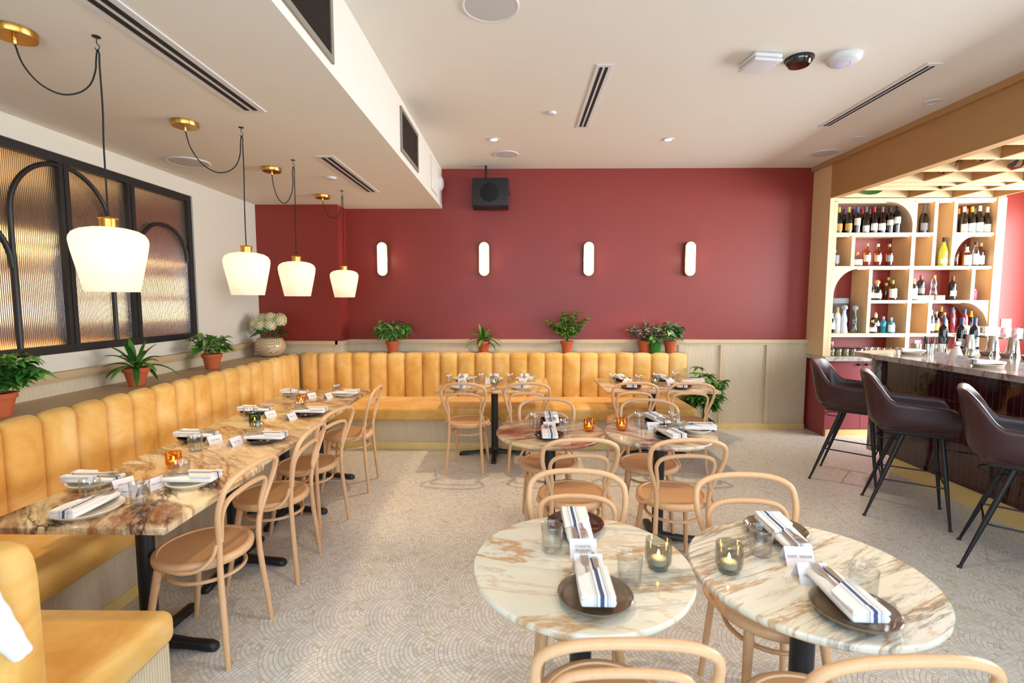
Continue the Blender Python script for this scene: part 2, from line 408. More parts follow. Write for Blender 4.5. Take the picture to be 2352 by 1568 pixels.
# ---------------------------------------------------------------- the room
XL, YB, ZC, ZS, XS, XH = -3.12, 6.18, 3.22, 2.742, -.94, 3.6
XR, YN = 6.6, -1.8
struct(MB().box((XL-.2, YN-.2, -.1), (XR+.2, YB+.2, 0)), 'floor', M['floor'])
struct(MB().box((XS, YN, ZC), (XR+.2, YB+.2, ZC+.1)), 'ceiling', M['ceil'])
sf = MB(); sf.box((XL-.2, YN, ZS), (XS, YB+.2, ZC+.1)); struct(sf, 'ceiling_soffit', M['ceil'])
struct(MB().box((XL-.2, YB, 0), (XR+.2, YB+.2, ZC)), 'wall_back', M['red'])
struct(MB().box((XL, 5.9, 0), (-2.14, YB+.02, ZS)), 'wall_chase', M['red'])
wl_ = MB(); a, b, z0, z1 = 0.2, 4.765, 1.245, 2.6
wl_.box((XL-.14, YN, 0), (XL, a, ZS)); wl_.box((XL-.14, b, 0), (XL, YB, ZS)); wl_.box((XL-.14, a, 0), (XL, b, z0)); wl_.box((XL-.14, a, z1), (XL, b, ZS))
struct(wl_, 'wall_left', M['white_wall'])
# the wall behind the camera, with the street window
wr = MB(); wr.box((XL, YN-.15, 0), (-2.0, YN, ZC)); wr.box((3.9, YN-.15, 0), (XR, YN, ZC)); wr.box((-2.0, YN-.15, 0), (3.9, YN, .6)); wr.box((-2.0, YN-.15, 2.9), (3.9, YN, ZC))
struct(wr, 'wall_front', M['white_wall'])
wr = MB(); wr.box((XR, YN, 0), (XR+.15, 1.4, ZC)); wr.box((XR, 6.1, 0), (XR+.15, YB, ZC)); wr.box((XR, 1.4, 0), (XR+.15, 6.1, .95)); wr.box((XR, 1.4, 2.8), (XR+.15, 6.1, ZC))
struct(wr, 'wall_right', M['red'])
def window_frame(name, pts, axis):
    r_ = bpy.data.objects.new(name, None); COL.objects.link(r_); tag(r_, kind='structure'); return r_
w2 = window_frame('window_2', None, 0)
f = MB()
for x in (-2.0, -.55, .92, 2.4, 3.85): f.box((x, YN-.1, .6), (x+.05, YN-.03, 2.9))
f.box((-2, YN-.1, .6), (3.9, YN-.03, .66)); f.box((-2, YN-.1, 2.84), (3.9, YN-.03, 2.9))
f.build('frame', M['steel_black'], w2, smooth=0); MB().box((-1.96, YN-.07, .64), (3.86, YN-.06, 2.86)).build('pane', M['glass'], w2, smooth=0)
w3 = window_frame('window_3', None, 0)
f = MB()
for y in (1.4, 2.95, 4.5, 6.05): f.box((XR+.03, y, .95), (XR+.1, y+.05, 2.8))
f.box((XR+.03, 1.4, .95), (XR+.1, 6.1, 1.0)); f.box((XR+.03, 1.4, 2.75), (XR+.1, 6.1, 2.8))
f.build('frame', M['steel_black'], w3, smooth=0); MB().box((XR+.06, 1.44, .98), (XR+.07, 6.06, 2.77)).build('pane', M['glass'], w3, smooth=0)

# reeded glass window in the left wall
w1 = window_frame('window_1', None, 0)
XF = XL-.045
f = MB()
def bar(y0, y1, za, zb, d=.03, x=XF): f.box((x-.03, y0, za), (x+d, y1, zb))
bar(a, b, z1-.055, z1); bar(a, b, z0, z0+.055); bar(b-.055, b, z0+.055, z1-.055); bar(a, a+.055, z0+.055, z1-.055)
f.build('frame', M['steel_black'], w1, smooth=0)
for yc in (3.44, 4.03, 1.7, 2.3):
    f = MB(); bar(yc-.038, yc+.038, z0+.055, z1-.055); f.box((XF+.03, yc-.006, z0+.055), (XF+.036, yc+.006, z1-.055)); f.build('mullion', M['steel_black'], w1, smooth=0)
def arch(yl, yr, zt, left=True, right=True):
    r_ = (yr-yl)/2; yc = (yl+yr)/2; zs = zt-r_; f = MB()
    pts = []
    if left: pts.append((XF+.018, yl, z0+.055))
    pts += [(XF+.018, yc - r_*cos(t*pi/24), zs + r_*sin(t*pi/24)) for t in range(25)]
    if right: pts.append((XF+.018, yr, z0+.055))
    f.tube(pts, .016, 8); f.build('arch', M['steel_black'], w1)
arch(3.06, 3.81, 2.53); arch(4.08, 4.69, 2.28, False, False); arch(2.35, 3.05, 2.16, True, False); arch(1.3, 2.1, 2.53)
m_, nt, N, L, P = newmat('reeded_amber_glass')
P.inputs['Transmission Weight'].default_value = 1; P.inputs['Roughness'].default_value = .16; P.inputs['IOR'].default_value = 1.45
nz = N.new('ShaderNodeTexNoise'); nz.inputs['Scale'].default_value = 3
mxx = N.new('ShaderNodeMix'); mxx.data_type = 'RGBA'; L.new(nz.outputs['Fac'], mxx.inputs['Factor']); mxx.inputs[6].default_value = rgb('#ecd9bb'); mxx.inputs[7].default_value = rgb('#f0e0c4'); L.new(mxx.outputs[2], P.inputs['Base Color'])
f = MB(); pitch = .0125; n = int((b-a-.06)/pitch); vs = []; fs = []; K = 5
for i in range(n*K+1):
    t = (i % K)/K; y = a+.03 + i*pitch/K; d = .0036*sin(pi*t)
    vs += [(XF+d, y, z0+.03), (XF+d, y, z1-.03)]
for i in range(n*K): fs.append((2*i, 2*i+2, 2*i+3, 2*i+1))
m0 = len(vs); vs += [(XF-.006, a+.03, z0+.03), (XF-.006, b-.03, z0+.03), (XF-.006, b-.03, z1-.03), (XF-.006, a+.03, z1-.03)]
fs.append((m0, m0+3, m0+2, m0+1))
f.add(vs, fs).build('pane', m_, w1, smooth=60)
# the lounge behind the reeded glass
M['lounge_wall'] = mat('lounge_wall_paint', '#96704e', rough=.8)
M['lounge_dark'] = mat('lounge_dark_ceiling', '#503b2a', rough=.8)
lw_ = MB(); lw_.box((-6.6, -.6, 0), (-6.5, 6.2, 2.9)); lw_.box((-6.5, 6.1, 0), (XL-.16, 6.2, 2.9)); lw_.box((-6.5, -.6, 0), (XL-.16, -.5, 2.9))
struct(lw_, 'wall_lounge', M['lounge_wall']); struct(MB().box((-6.5, -.5, 2.8), (XL-.15, 6.1, 2.9)), 'ceiling_lounge', M['lounge_dark'])
struct(MB().box((-6.5, -.5, -.05), (XL-.21, 6.1, 0)), 'floor_lounge', M['lounge_wall'])
glw = glow('lounge_band_glow', (1, .62, .26), 6.0); glg = glow('lounge_gold_glow', (1, .72, .32), 5.5); glo = glow('lounge_pink_glow', (1, .5, .18), 2.6); glb = glow('lounge_panel_glow', (1, .90, .68), 4.5)
def lounge_bar(nm, x, y0, y1, zz, r_, m__, lab):  # invented tube, added to draw a glowing band through the glass
    t = thing(nm, lab, 'light', (x, (y0+y1)/2, zz)); h_ = (y1-y0)/2
    MB().tube([(0, -h_, 0), (0, h_, 0)], r_, 10).build('tube', m__, t); e_ = MB(); e_.cyl((0, -h_-.03, 0), (0, -h_, 0), r_*1.2); e_.cyl((0, h_, 0), (0, h_+.03, 0), r_*1.2); e_.build('end_cap', M['brass'], t)
lounge_bar('glow_band_tube', -3.75, .5, 4.3, 2.09, .034, glg, 'upper long tube added as a glowing band behind the reeded glass')
lounge_bar('glow_band_tube', -3.75, .5, 5.9, 1.99, .017, glw, 'lower long tube added as a glowing band behind the reeded glass')
lounge_bar('glow_band_tube', -3.6, .5, 4.3, 1.235, .05, glo, 'low orange tube added as a glowing band behind the bottom of the reeded glass')
for k, (y, zz, sx) in enumerate(((5.35, 1.76, .8), (5.25, 1.50, 1.0))):  # panels added to make the bright patch behind the right pane
    t = thing('added_glow_panel', ['upper', 'lower'][k]+' bright panel added as the glow seen through the right pane of the reeded glass', 'light panel', (-3.95+.1*k, y, zz))
    MB().box((-.03, -sx/2, -.1), (.03, sx/2, .1)).build('diffuser', glb, t, smooth=0); g_ = MB(); g_.box((-.04, -sx/2-.02, .1), (.04, sx/2+.02, .12)); g_.box((-.04, -sx/2-.02, -.12), (.04, sx/2+.02, -.1)); g_.build('frame', M['brass'], t, smooth=0)
for k, zz in enumerate((1.42, 1.62, 1.83)):
    t = thing('lounge_shelf', ['lowest', 'middle', 'top'][k]+' brass rail shelf behind the reeded glass', 'shelf', (-5.4, 4.2, zz))
    MB().box((-.1, -1.6, 0), (.1, 1.6, .03)).build('board', M['brass'], t, smooth=0); MB().tube([(.1, -1.6, .1), (.1, 1.6, .1)], .012, 8).build('rail', M['brass'], t)
area('lounge_fill', (-4.8, 2.8, 2.7), (0, 0, 0), 2.4, 4.6, 28, (1.0, .66, .36))  # added overhead fill for the lounge, no fitting belongs to it

# wainscot on the back wall, chase and left wall; ledges; brass skirting
def wains(name, mbs):
    pass
pb = MB(); pb.box((-2.16, 6.15, 0), (XH, YB+.01, 1.08)); struct(pb, 'wall_panel_back', M['reeded'])
cb_ = MB()
for (x0, x1, y) in ((-2.16, XH, 6.15), (XL, -2.16, 5.87)):
    cb_.box((x0, y-.03, 1.085), (x1, y+.06, 1.127)); cb_.box((x0, y-.012, 1.06), (x1, y+.02, 1.085))
cb_.box((-2.19, 5.84, 1.085), (-2.10, 6.15, 1.127)); cb_.box((-2.19, 5.85, 1.06), (-2.118, 6.15, 1.085))
struct(cb_, 'trim_1', M['taupe'])
struct(MB().box((XL, 5.87, 0), (-2.13, 6.16, 1.08)), 'wall_panel_chase', M['reeded'])
struct(MB().box((XL-.01, YN, 0), (XL+.03, 5.88, 1.08)), 'wall_panel_left', M['reededY'])
cl = MB(); cl.box((XL-.01, YN, 1.085), (XL+.06, 5.86, 1.127)); cl.box((XL-.01, YN, 1.06), (XL+.042, 5.86, 1.085)); struct(cl, 'trim_2', M['taupeY'])
bt = MB()
for x in (2.52, 3.09): bt.box((x, 6.125, .065), (x+.045, 6.16, 1.062))
bt.box((2.0, 6.135, .065), (2.03, 6.16, 1.06)); struct(bt, 'trim_3', M['taupe'])
struct(MB().box((2.0, 6.135, 0), (XH, 6.16, .066)), 'baseboard_back', M['brass_kick'])
lg = MB(); lg.box((-3.09, 5.87, .9), (-2.13, 5.87, .975)) if False else None
struct(MB().box((-2.12, 5.872, .0), (2.03, 6.152, .974)), 'trim_4', M['taupe'])
struct(MB().box((-3.09, .9, .0), (-2.68, 5.868, .974)), 'trim_5', M['taupeY'])
struct(MB().box((-2.7, 5.86, .0), (-2.11, 5.905, .974)), 'trim_6', M['taupe'])

# ---------------------------------------------------------------- banquettes
def channels(name, parent, L_, n, Mx, zb=.44, zt=.978, bulge=.036, thick=.062, lean=.0):
    mb = MB(); wd = L_/n
    prof = []   # (d, z, weight) up the front, over the top, down the back
    H_ = zt - zb; r_ = .045
    for k in range(9): prof.append((-lean*k/8, zb + (H_-r_)*k/8, 1, 0))
    for k in range(1, 8):
        a_ = pi*k/8; prof.append((-lean - thick/2 + thick/2*cos(a_), zt - r_ + r_*sin(a_), cos(a_) if a_ < pi/2 else 0, sin(a_)))
    prof.append((-lean-thick, zt-r_, 0, 0)); prof.append((-lean-thick, zb, 0, 0))
    U = 10
    for c in range(n):
        rings = []
        for k in range(U+1):
            u = k/U; s_ = (1-abs(2*u-1)**3.2)**.55 if 0 < u < 1 else 0
            ins = .0 if 0 < k < U else .0
            rings.append([(c*wd + u*wd, -(d + bulge*s_*wz - .012*(1-s_)*max(wz, 0)), z + .016*s_*wt - .012*(1-s_)*wt) for d, z, wz, wt in prof])
        mb.loft(rings, closed=True, caps=True)
    mb.v = [tuple(Mx @ Vector(p)) for p in mb.v]
    return mb.build(name, M['velvet'], parent, smooth=50)
def cushion(parent, a_, b_, r_=.035):
    mb = MB(); (x0, y0, z0_), (x1, y1, z1_) = a_, b_
    mb.rbox(a_, b_, r_, 5)
    return mb.build('seat_cushion', M['velvet'], parent, smooth=60)
bq = thing('banquette', 'long mustard velvet banquette with channelled back along the red wall', 'banquette', (0, 5.5, 0))
def Bx(o): return Matrix.Translation((-o.location.x, -o.location.y, -o.location.z))
channels('backrest', bq, 4.60, 22, Matrix.Translation((-2.6, 5.805-5.5, 0)))
cushion(bq, (-2.58, 5.15-5.5, .325), (1.90, 5.8-5.5, .472))
MB().box((-2.07, 5.24-5.5, .07), (1.85, 5.79-5.5, .322)).build('base', M['reeded'], bq, smooth=0)
MB().box((-2.05, 5.235-5.5, 0), (1.85, 5.26-5.5, .07)).build('kick_plate', M['brass_kick'], bq, smooth=0)
bl = thing('banquette', 'mustard velvet banquette with channelled back running under the reeded glass window', 'banquette', (-2.4, 3.2, 0))
channels('backrest', bl, 4.4, 21, Matrix.Translation((2.4-2.61, 5.76-3.2, 0)) @ Matrix.Rotation(-pi/2, 4, 'Z') @ Matrix.Scale(-1, 4, (0, 1, 0)) @ Matrix.Identity(4))
cushion(bl, (2.4-2.62, 1.26-3.2, .325), (2.4-1.995, 5.148-3.2, .472))
MB().box((2.4-2.6, 1.3-3.2, .07), (2.4-2.075, 5.235-3.2, .322)).build('base', M['reededY'], bl, smooth=0)
MB().box((2.4-2.10, 1.3-3.2, 0), (2.4-2.07, 5.23-3.2, .07)).build('kick_plate', M['brass_kick'], bl, smooth=0)
bn = thing('banquette', 'mustard velvet banquette end seat closing off the nearest corner of the banquette run', 'banquette', (-1.9, 1.4, 0))
cushion(bn, (1.9-1.993, 1.25-1.4, .35), (1.9-1.262, 1.722-1.4, .475), .04)
nb = MB(); rr = []
for x in (-2.6, -2.0, -1.45, -1.33, -1.29, -1.27):
    e = .0 if x < -1.4 else (.02 if x > -1.275 else .006 if x > -1.30 else 0)
    rr.append([(x+1.9, 1.19-1.4 + (.062-e)*cos(t)*(abs(cos(t))**-.45 if abs(cos(t)) > .01 else 1), .62 + (.36-e)*sin(t)*(abs(sin(t))**-.72 if abs(sin(t)) > .01 else 1)) for t in [2*pi*k/40 for k in range(40)]])
nb.loft(rr).build('backrest', M['velvet'], bn, smooth=60)
MB().box((1.9-2.0, 1.13-1.4, .0), (1.9-1.285, 1.70-1.4, .349)).build('base', M['reededY'], bn, smooth=0)

# ---------------------------------------------------------------- header, column and coffered canopy over the bar
hd = MB(); hd.box((XH, YN, 2.785), (XH+.10, 5.83, ZC)); hd.box((XH-.035, YN, 3.165), (XH, YB, ZC)); struct(hd, 'wall_header', M['oakY_shaded'])
struct(MB().box((XH, 5.83, .955), (XH+.05, YB, ZC)), 'column', M['oak'])
cn = thing('coffered_canopy', 'pale oak coffered canopy grid above the bar', 'ceiling canopy', (4.6, 3.5, 2.785))
def inb(x): return x-4.6
for y in (5.42, 5.22, 5.05, 4.66, 4.27, 3.88, 3.49, 3.0, 2.5):
    MB().box((3.7-4.6, y-.013-3.5, 0), (XR-4.6, y+.013-3.5, .29)).build('cross_slat', M['oakX'], cn, smooth=0)
for x, ye in ((4.03, 5.05), (4.5, 5.83), (5.0, 5.83), (5.47, 5.83), (5.95, 5.83)):
    MB().box((x-.015-4.6, 2.2-3.5, .002), (x+.015-4.6, ye-3.5, .288)).build('long_slat', M['oakY_shaded'], cn, smooth=0)
MB().box((3.7-4.6, 2.2-3.5, .29), (XR-4.6, YB-3.5, .31)).build('top_board', M['oakX'], cn, smooth=0)
MB().box((3.62-4.6, 5.83-3.5, .01), (5.6-4.6, 5.86-3.5, .288)).build('front_board', M['oakX'], cn, smooth=0)
def deco_plate(loc, rot, r_, m1, lab, grp=None):
    t = thing('decorative_plate', lab, 'plate', loc, 0, 'decorative plates in the canopy'); t.rotation_euler = rot
    MB().lathe([(0, .012), (r_*.55, .006), (r_*.8, .012), (r_, .03), (r_, .036), (r_*.78, .02), (r_*.5, .014), (0, .02)][::-1], 36).build('dish', m1, t)
    return t
def radial(name, c1, c2, n, ring):
    m, nt, N, L, P = newmat(name); tc = N.new('ShaderNodeTexCoord'); sp = N.new('ShaderNodeSeparateXYZ'); L.new(tc.outputs['Object'], sp.inputs[0])
    x = X(nt, sp.outputs[0]); y = X(nt, sp.outputs[1]); r_ = (x*x + y*y).op('SQRT'); th = y.op('ARCTAN2', x)
    f = ((th*n + r_*18).op('SINE')).op('GREATER_THAN', 0.0)
    mx = N.new('ShaderNodeMix'); mx.data_type = 'RGBA'; L.new(f.o, mx.inputs['Factor']); mx.inputs[6].default_value = rgb(c1); mx.inputs[7].default_value = rgb(c2)
    g = r_.op('GREATER_THAN', ring); m2 = N.new('ShaderNodeMix'); m2.data_type = 'RGBA'; L.new(g.o, m2.inputs['Factor']); L.new(mx.outputs[2], m2.inputs[6]); m2.inputs[7].default_value = rgb('#a4492a')
    L.new(m2.outputs[2], P.inputs['Base Color']); P.inputs['Roughness'].default_value = .2; return m
deco_plate((4.014, 4.74, 2.925), (0, -pi/2, 0), .14, radial('striped_glaze', '#161412', '#e6dcc6', 14, .13), 'black and cream striped bowl with red rim on the canopy slat')
deco_plate((4.014, 4.38, 2.93), (0, -pi/2, 0), .13, radial('banded_glaze', '#57504a', '#cbbfae', 9, .2), 'grey and cream striped dish set in the canopy beyond the red rimmed bowl')
deco_plate((4.484, 4.55, 2.92), (0, -pi/2, 0), .14, radial('floral_glaze', '#4d5d7a', '#c9b7a0', 6, .125), 'blue and terracotta patterned dish on the second canopy slat')
deco_plate((4.484, 5.32, 2.90), (0, -pi/2, 0), .115, radial('leafy_glaze', '#2c4a26', '#c9c8a0', 8, .2), 'green and white dish low on the canopy above the shelves')
t = deco_plate((4.02, 5.826, 2.92), (pi/2, 0, 0), .17, radial('green_leaf_glaze', '#2c6a3a', '#37794a', 24, .163), 'big green leaf plate above the wine shelf'); t.scale = (1, .62, 1)

# ---------------------------------------------------------------- back bar: shelving, lower cabinet, counter
bs = thing('bar_shelving', 'pale oak bar shelving with arched cubbies full of bottles', 'shelving', (4.6, 5.83, .955))
ox, oy, oz = 4.6, 5.83, .955
def bb(nm, x0, x1, z0_, z1_, y0=5.83, y1=6.15, m=None):
    return MB().box((x0-ox, y0-oy, z0_-oz), (x1-ox, y1-oy, z1_-oz)).build(nm, m or M['oak'], bs, smooth=0)
bb('upright', 3.652, 3.69, .955, 2.75); bb('upright', 4.556, 4.602, .955, 2.75); bb('end_post', 5.5, 5.6, .955, 2.785, 5.815)
bb('top_board', 3.652, 5.5, 2.745, 2.785)
for z0_, z1_, segs in ((2.357, 2.394, ((3.69, 4.556), (4.602, 4.80), (5.06, 5.5))), (1.978, 2.01, ((3.69, 4.556), (4.602, 5.5))), (1.585, 1.615, ((4.13, 4.556), (4.602, 5.5))), (1.187, 1.226, ((3.69, 4.556), (4.602, 5.5)))):
    for x0, x1 in segs: bb('shelf_board', x0, x1, z0_, z1_, m=M['oakX'])
bb('divider', 3.87, 3.91, 2.01, 2.357); bb('divider', 4.092, 4.13, 1.226, 1.978); bb('divider', 4.80, 4.84, 2.01, 2.745); bb('divider', 5.02, 5.06, 2.01, 2.745)
bb('divider', 5.275, 5.315, 1.615, 1.978); bb('divider', 4.80, 4.842, 1.226, 1.585)
bb('back_panel', 3.66, 5.55, .955, 2.76, 6.13, 6.16, M['red'])
def spandrel(xc, zc, xe, ze):   # corner at (xc,zc); arc touches (xe,zc) and (xc,ze)
    pts = [(xc-ox, zc-oz)]; n_ = 14
    cx, cz = xe, ze; rx, rz = xc-xe, zc-ze
    for k in range(n_+1):
        a_ = pi/2*k/n_; pts.append((cx + rx*cos(a_)-ox, cz + rz*sin(a_)-oz))
    mb = MB(); Mx = Matrix(((1,0,0,0),(0,0,1,0),(0,1,0,0),(0,0,0,1)))
    mb.prism(pts, .001, .3, Mx); mb.build('arch_panel', M['oak'], bs, smooth=30)
spandrel(4.556, 2.745, 4.26, 2.47); spandrel(3.69, 1.978, 3.97, 1.66); spandrel(5.06, 2.357, 5.30, 2.07); spandrel(5.5, 1.585, 5.21, 1.27)
led = glow('shelf_led', (1, .62, .3), 5)
def ledstrip(x0, x1, z): MB().box((x0-ox, 5.86-oy, z-.006-oz), (x1-ox, 5.872-oy, z-.001-oz)).build('led_strip', led, bs, smooth=0)
for x0, x1, z in ((3.7, 4.26, 2.745), (4.61, 4.79, 2.745), (4.85, 5.01, 2.745), (5.07, 5.49, 2.745), (3.70, 3.86, 2.357), (3.92, 4.55, 2.357), (4.61, 4.79, 2.357), (5.31, 5.49, 2.357), (3.98, 4.08, 1.978), (4.14, 4.55, 1.978), (4.61, 5.27, 1.978), (5.32, 5.49, 1.978), (4.14, 4.55, 1.585), (4.61, 4.79, 1.585), (4.85, 5.2, 1.585), (3.7, 4.55, 1.187)):
    ledstrip(x0, x1, z)
lc = thing('back_bar_cabinet', 'oxblood painted back bar cabinet with black tab pulls', 'cabinet', (4.6, 5.83, 0))
MB().box((3.635-ox, 5.79-oy, 0), (3.655-ox, YB-oy-.03, .9)).build('side_panel', M['pinkred'], lc, smooth=0)
MB().box((3.655-ox, 5.84-oy, .08), (5.6-ox, 6.15-oy, .9)).build('body', M['pinkred'], lc, smooth=0)
MB().box((3.66-ox, 5.83-oy, 0), (5.6-ox, 5.85-oy, .075)).build('kick_plate', M['brass_kick'], lc, smooth=0)
for k in range(4):
    x0 = 3.672 + k*.405
    dd = MB().box((x0-ox, 5.82-oy, .082), (x0+.4-ox, 5.84-oy, .896)).build('door', M['pinkred'], lc, smooth=0)
    hx = x0+.34 if k % 2 == 0 else x0+.03
    MB().box((hx-ox, 5.79-oy, .85), (hx+.05-ox, 5.82-oy, .87)).build('handle', M['black_iron'], dd, smooth=0)
tag(MB().box((3.60, 5.775, .902), (5.62, 6.15, .953)).build('back_counter', M['bar_edge'], smooth=0), 'pale grey marble counter slab on the oxblood back bar cabinet', 'counter')

# ---------------------------------------------------------------- bar
br = thing('bar_counter', 'curved ended bar faced in dark oxblood finger tiles with marble top', 'bar', (3.6, 3, 0))
def rel(pts): return [(x-3.6, y-3) for x, y in pts]
body = MB().prism(rel([(3.5, -1.2), (3.5, 4.74), (4.5, 5.1), (4.5, -1.2)]), .15, 1.052).build('body', M['tile'], br, smooth=0)
tp = MB(); tp.prism(rel([(3.375, -1.2), (3.375, 4.93), (3.385, 4.965), (3.41, 4.99), (4.1, 5.25), (4.62, 5.25), (4.62, -1.2)]), 1.055, 1.10); tp.build('marble_top', M['bar_marble'], br, smooth=0)
MB().box((3.535-3.6, -1.2-3, 0), (3.56-3.6, 4.62-3, .15)).build('kick_plate', M['brass_kick'], br, smooth=0)
MB().box((3.44-3.6, 4.745-3, .15), (3.56-3.6, 4.80-3, 1.054)).build('end_panel', M['bar_marble'], br, smooth=0)
# ---------------------------------------------------------------- bentwood chairs
def make_chair(label):
    t = thing('bentwood_chair', label, 'chair', (0, 0, 0))
    R_ = .203
    MB().lathe([(0, .438), (R_-.014, .438), (R_-.003, .444), (R_, .455), (R_-.002, .468), (R_-.01, .475), (R_-.019, .475), (R_-.024, .4705), (0, .470)], 40).build('seat', M['beech_seat'], t, smooth=35)
    MB().lathe([(R_-.024, .4702), (R_-.021, .476), (R_-.008, .4765), (R_+.001, .47), (R_+.003, .455), (R_, .442), (R_-.01, .436)], 40).build('seat_rim', M['beech'], t, smooth=60)
    half = [(.173, -.208, 0), (.163, -.195, .15), (.151, -.180, .32), (.146, -.174, .44), (.150, -.178, .54), (.172, -.193, .62), (.198, -.212, .70), (.206, -.232, .765), (.190, -.25, .822), (.120, -.262, .855), (.0, -.266, .864)]
    path = half + [(-x, y, z) for x, y, z in half[-2::-1]]
    sp = spline(path, 5); n_ = len(sp)
    rad = [.0125 + .002*max(0, min(1, (.5-p[2])/.3)) - (.003*max(0, 1-p[2]/.25)) for p in sp]
    MB().tube(sp, rad, 12).build('back_frame', M['beech'], t)
    ih = [(.150, -.186, .565), (.146, -.186, .60), (.155, -.196, .66), (.160, -.208, .705), (.140, -.219, .742), (.09, -.226, .760), (0, -.228, .766)]
    sp = spline(ih + [(-x, y, z) for x, y, z in ih[-2::-1]], 5)
    MB().tube(sp, .0112, 10).build('inner_loop', M['beech'], t)
    for s_ in (-1, 1):
        MB().tube([(s_*.128, .118, .44), (s_*.142, .142, .3), (s_*.158, .168, .12), (s_*.168, .188, 0)], [.0185, .016, .0135, .011], 12).build('leg', M['beech'], t)
        MB().tube(spline([(s_*.2, .02, .452), (s_*.214, -.05, .452), (s_*.204, -.115, .462), (s_*.176, -.158, .50), (s_*.163, -.176, .56)], 5), .0085, 8).build('brace', M['beech'], t)
    MB().tube([(.152*cos(k*pi/18), -.012+.158*sin(k*pi/18), .368) for k in range(36)], .0088, 8, closed=True).build('stretcher', M['beech'], t)
    return t
def feet(a_, b_):   # rear feet on the floor -> seat centre and heading (front = left of a->b)
    ax, ay = a_; bx, by = b_; mx_, my_ = (ax+bx)/2, (ay+by)/2; dx, dy = bx-ax, by-ay; l = sqrt(dx*dx+dy*dy)
    nx, ny = -dy/l, dx/l
    return (mx_ + nx*.208, my_ + ny*.208, 0), atan2(ny, nx) - pi/2
ch = [
 (*feet((-1.263, 2.003), (-1.245, 2.361)), 'light beech bentwood chair pulled up to the nearest banquette table', 0),
 (*feet((-1.245, 2.654), (-1.255, 2.992)), 'bentwood chair tucked under the second banquette table, next behind the nearest one', 0),
 (*feet((-1.315, 3.157), (-1.244, 3.484)), 'bentwood chair turned slightly askew at the third banquette table', 0),
 (*feet((-1.252, 3.995), (-1.267, 4.348)), 'bentwood chair at the farthest table of the left row, beside the corner', 0),
 ((-.475, 4.625, 0), R(-5), 'bentwood chair with its back to us at the left seat of the rear left table', 1),
 ((.075, 4.65, 0), R(2), 'bentwood chair with its back to us at the right seat of the rear left table', 1),
 ((1.07, 4.69, 0), R(0), 'bentwood chair with its back to us at the left seat of the rear right table', 1),
 ((1.585, 4.67, 0), R(-3), 'bentwood chair at the right seat of the rear right table, before the floor plant', 1),
 ((.325, 2.845, 0), R(3), 'bentwood chair with darker seat on the near side of the back left round table', 2),
 ((.91, 2.845, 0), R(2), 'bentwood chair with pale seat on the near side of the back right round table', 2),
 ((.218, 3.42, 0), R(181), 'bentwood chair facing us on the far side of the back left round table', 2),
 ((.92, 3.40, 0), R(166), 'bentwood chair facing us on the far side of the back right round table', 2),
 ((.238, 1.83, 0), R(176), 'bentwood chair facing us beyond the front left round table', 3),
 ((.955, 1.79, 0), R(179), 'bentwood chair facing us beyond the front right round table', 3),
 ((.245, 1.275, 0), R(0), 'cropped bentwood chair at the bottom edge before the front left round table', 3),
 ((.81, 1.23, 0), R(2), 'cropped bentwood chair at the bottom right before the front right round table', 3)]
grp = ['chairs along the banquette tables', 'chairs at the rear tables', 'chairs at the back round tables', 'chairs at the front round tables']
proto = make_chair(ch[0][2]); proto.location = ch[0][0]; proto.rotation_euler = (0, 0, ch[0][1]); proto['group'] = grp[0]
for loc, rz, lab, g in ch[1:]: clone(proto, loc, rz, lab, grp[g])

# ---------------------------------------------------------------- tables
def pedestal(t, h, arms):
    MB().lathe([(.035, .03), (.05, .04), (.052, .06), (.038, .085), (.036, .1), (.036, h-.012), (.06, h-.008), (.06, h)], 24).build('column', M['black_iron'], t)
    mb = MB()
    for a_, l in arms:
        Mx = Matrix.Rotation(a_, 4, 'Z')
        rings = []
        for k, (x, w_, zt, zb_) in enumerate(((.02, .032, .075, .02), (.08, .026, .062, .022), (l*.6, .024, .045, .016), (l-.03, .024, .038, .004), (l-.006, .02, .03, .001), (l, .012, .02, .003))):
            rings.append([(x, -w_, zb_), (x, w_, zb_), (x, w_, zt-.008), (x, w_*.7, zt), (x, -w_*.7, zt), (x, -w_, zt-.008)])
        mb.loft(rings, True, True, Mx)
    mb.build('base', M['black_iron'], t, smooth=50)
cross = lambda l, off=0: [(off+k*pi/2, l) for k in range(4)]
def square_table(loc, sx, sy, m, label, group, th=.028, arms=None, cham=0):
    t = thing('dining_table', label, 'table', loc, 0, group)
    pedestal(t, .75-th, arms or cross(.31))
    mb = MB(); mb.rbox((-sx/2, -sy/2, .75-th), (sx/2, sy/2, .75), .006, 2); mb.build('marble_top', m, t, smooth=40)
    return t
g_ = 'marble tables pushed together along the banquette'
m1 = marble('marble_brown', '#e0cda8', '#cfa972', '#8a5628', '#744632', 1.0, 1, 50, 2.4, 1.5, '#3a241d', .8)
m2 = marble('marble_sand', '#d9c098', '#ceb083', '#8a5e3a', '#b08048', .25, 2, 35, 5, 1.1, '#5c3c34', .4)
m3 = marble('marble_gold', '#d8c093', '#c9ad74', '#8b5a2b', '#b5853c', .35, 3, 40, 3.2, 1.0, '#5b3b32', .4)
m4 = marble('marble_umber', '#cdb38c', '#b8956c', '#6f4a35', '#7a543f', .8, 4, 30, 4.2, 1.4, '#4a2f2a', .7)
square_table((-1.692, 2.132, 0), .73, .73, m1, 'marble top table at the near end of the banquette row, darkest veining', g_)
square_table((-1.722, 2.863, 0), .73, .728, m2, 'sandy marble top table second along the banquette row', g_)
square_table((-1.755, 3.594, 0), .73, .728, m3, 'golden marble top table with the green candle, third along the banquette', g_)
square_table((-1.79, 4.325, 0), .73, .728, m4, 'brown veined marble table at the corner end of the banquette row', g_)
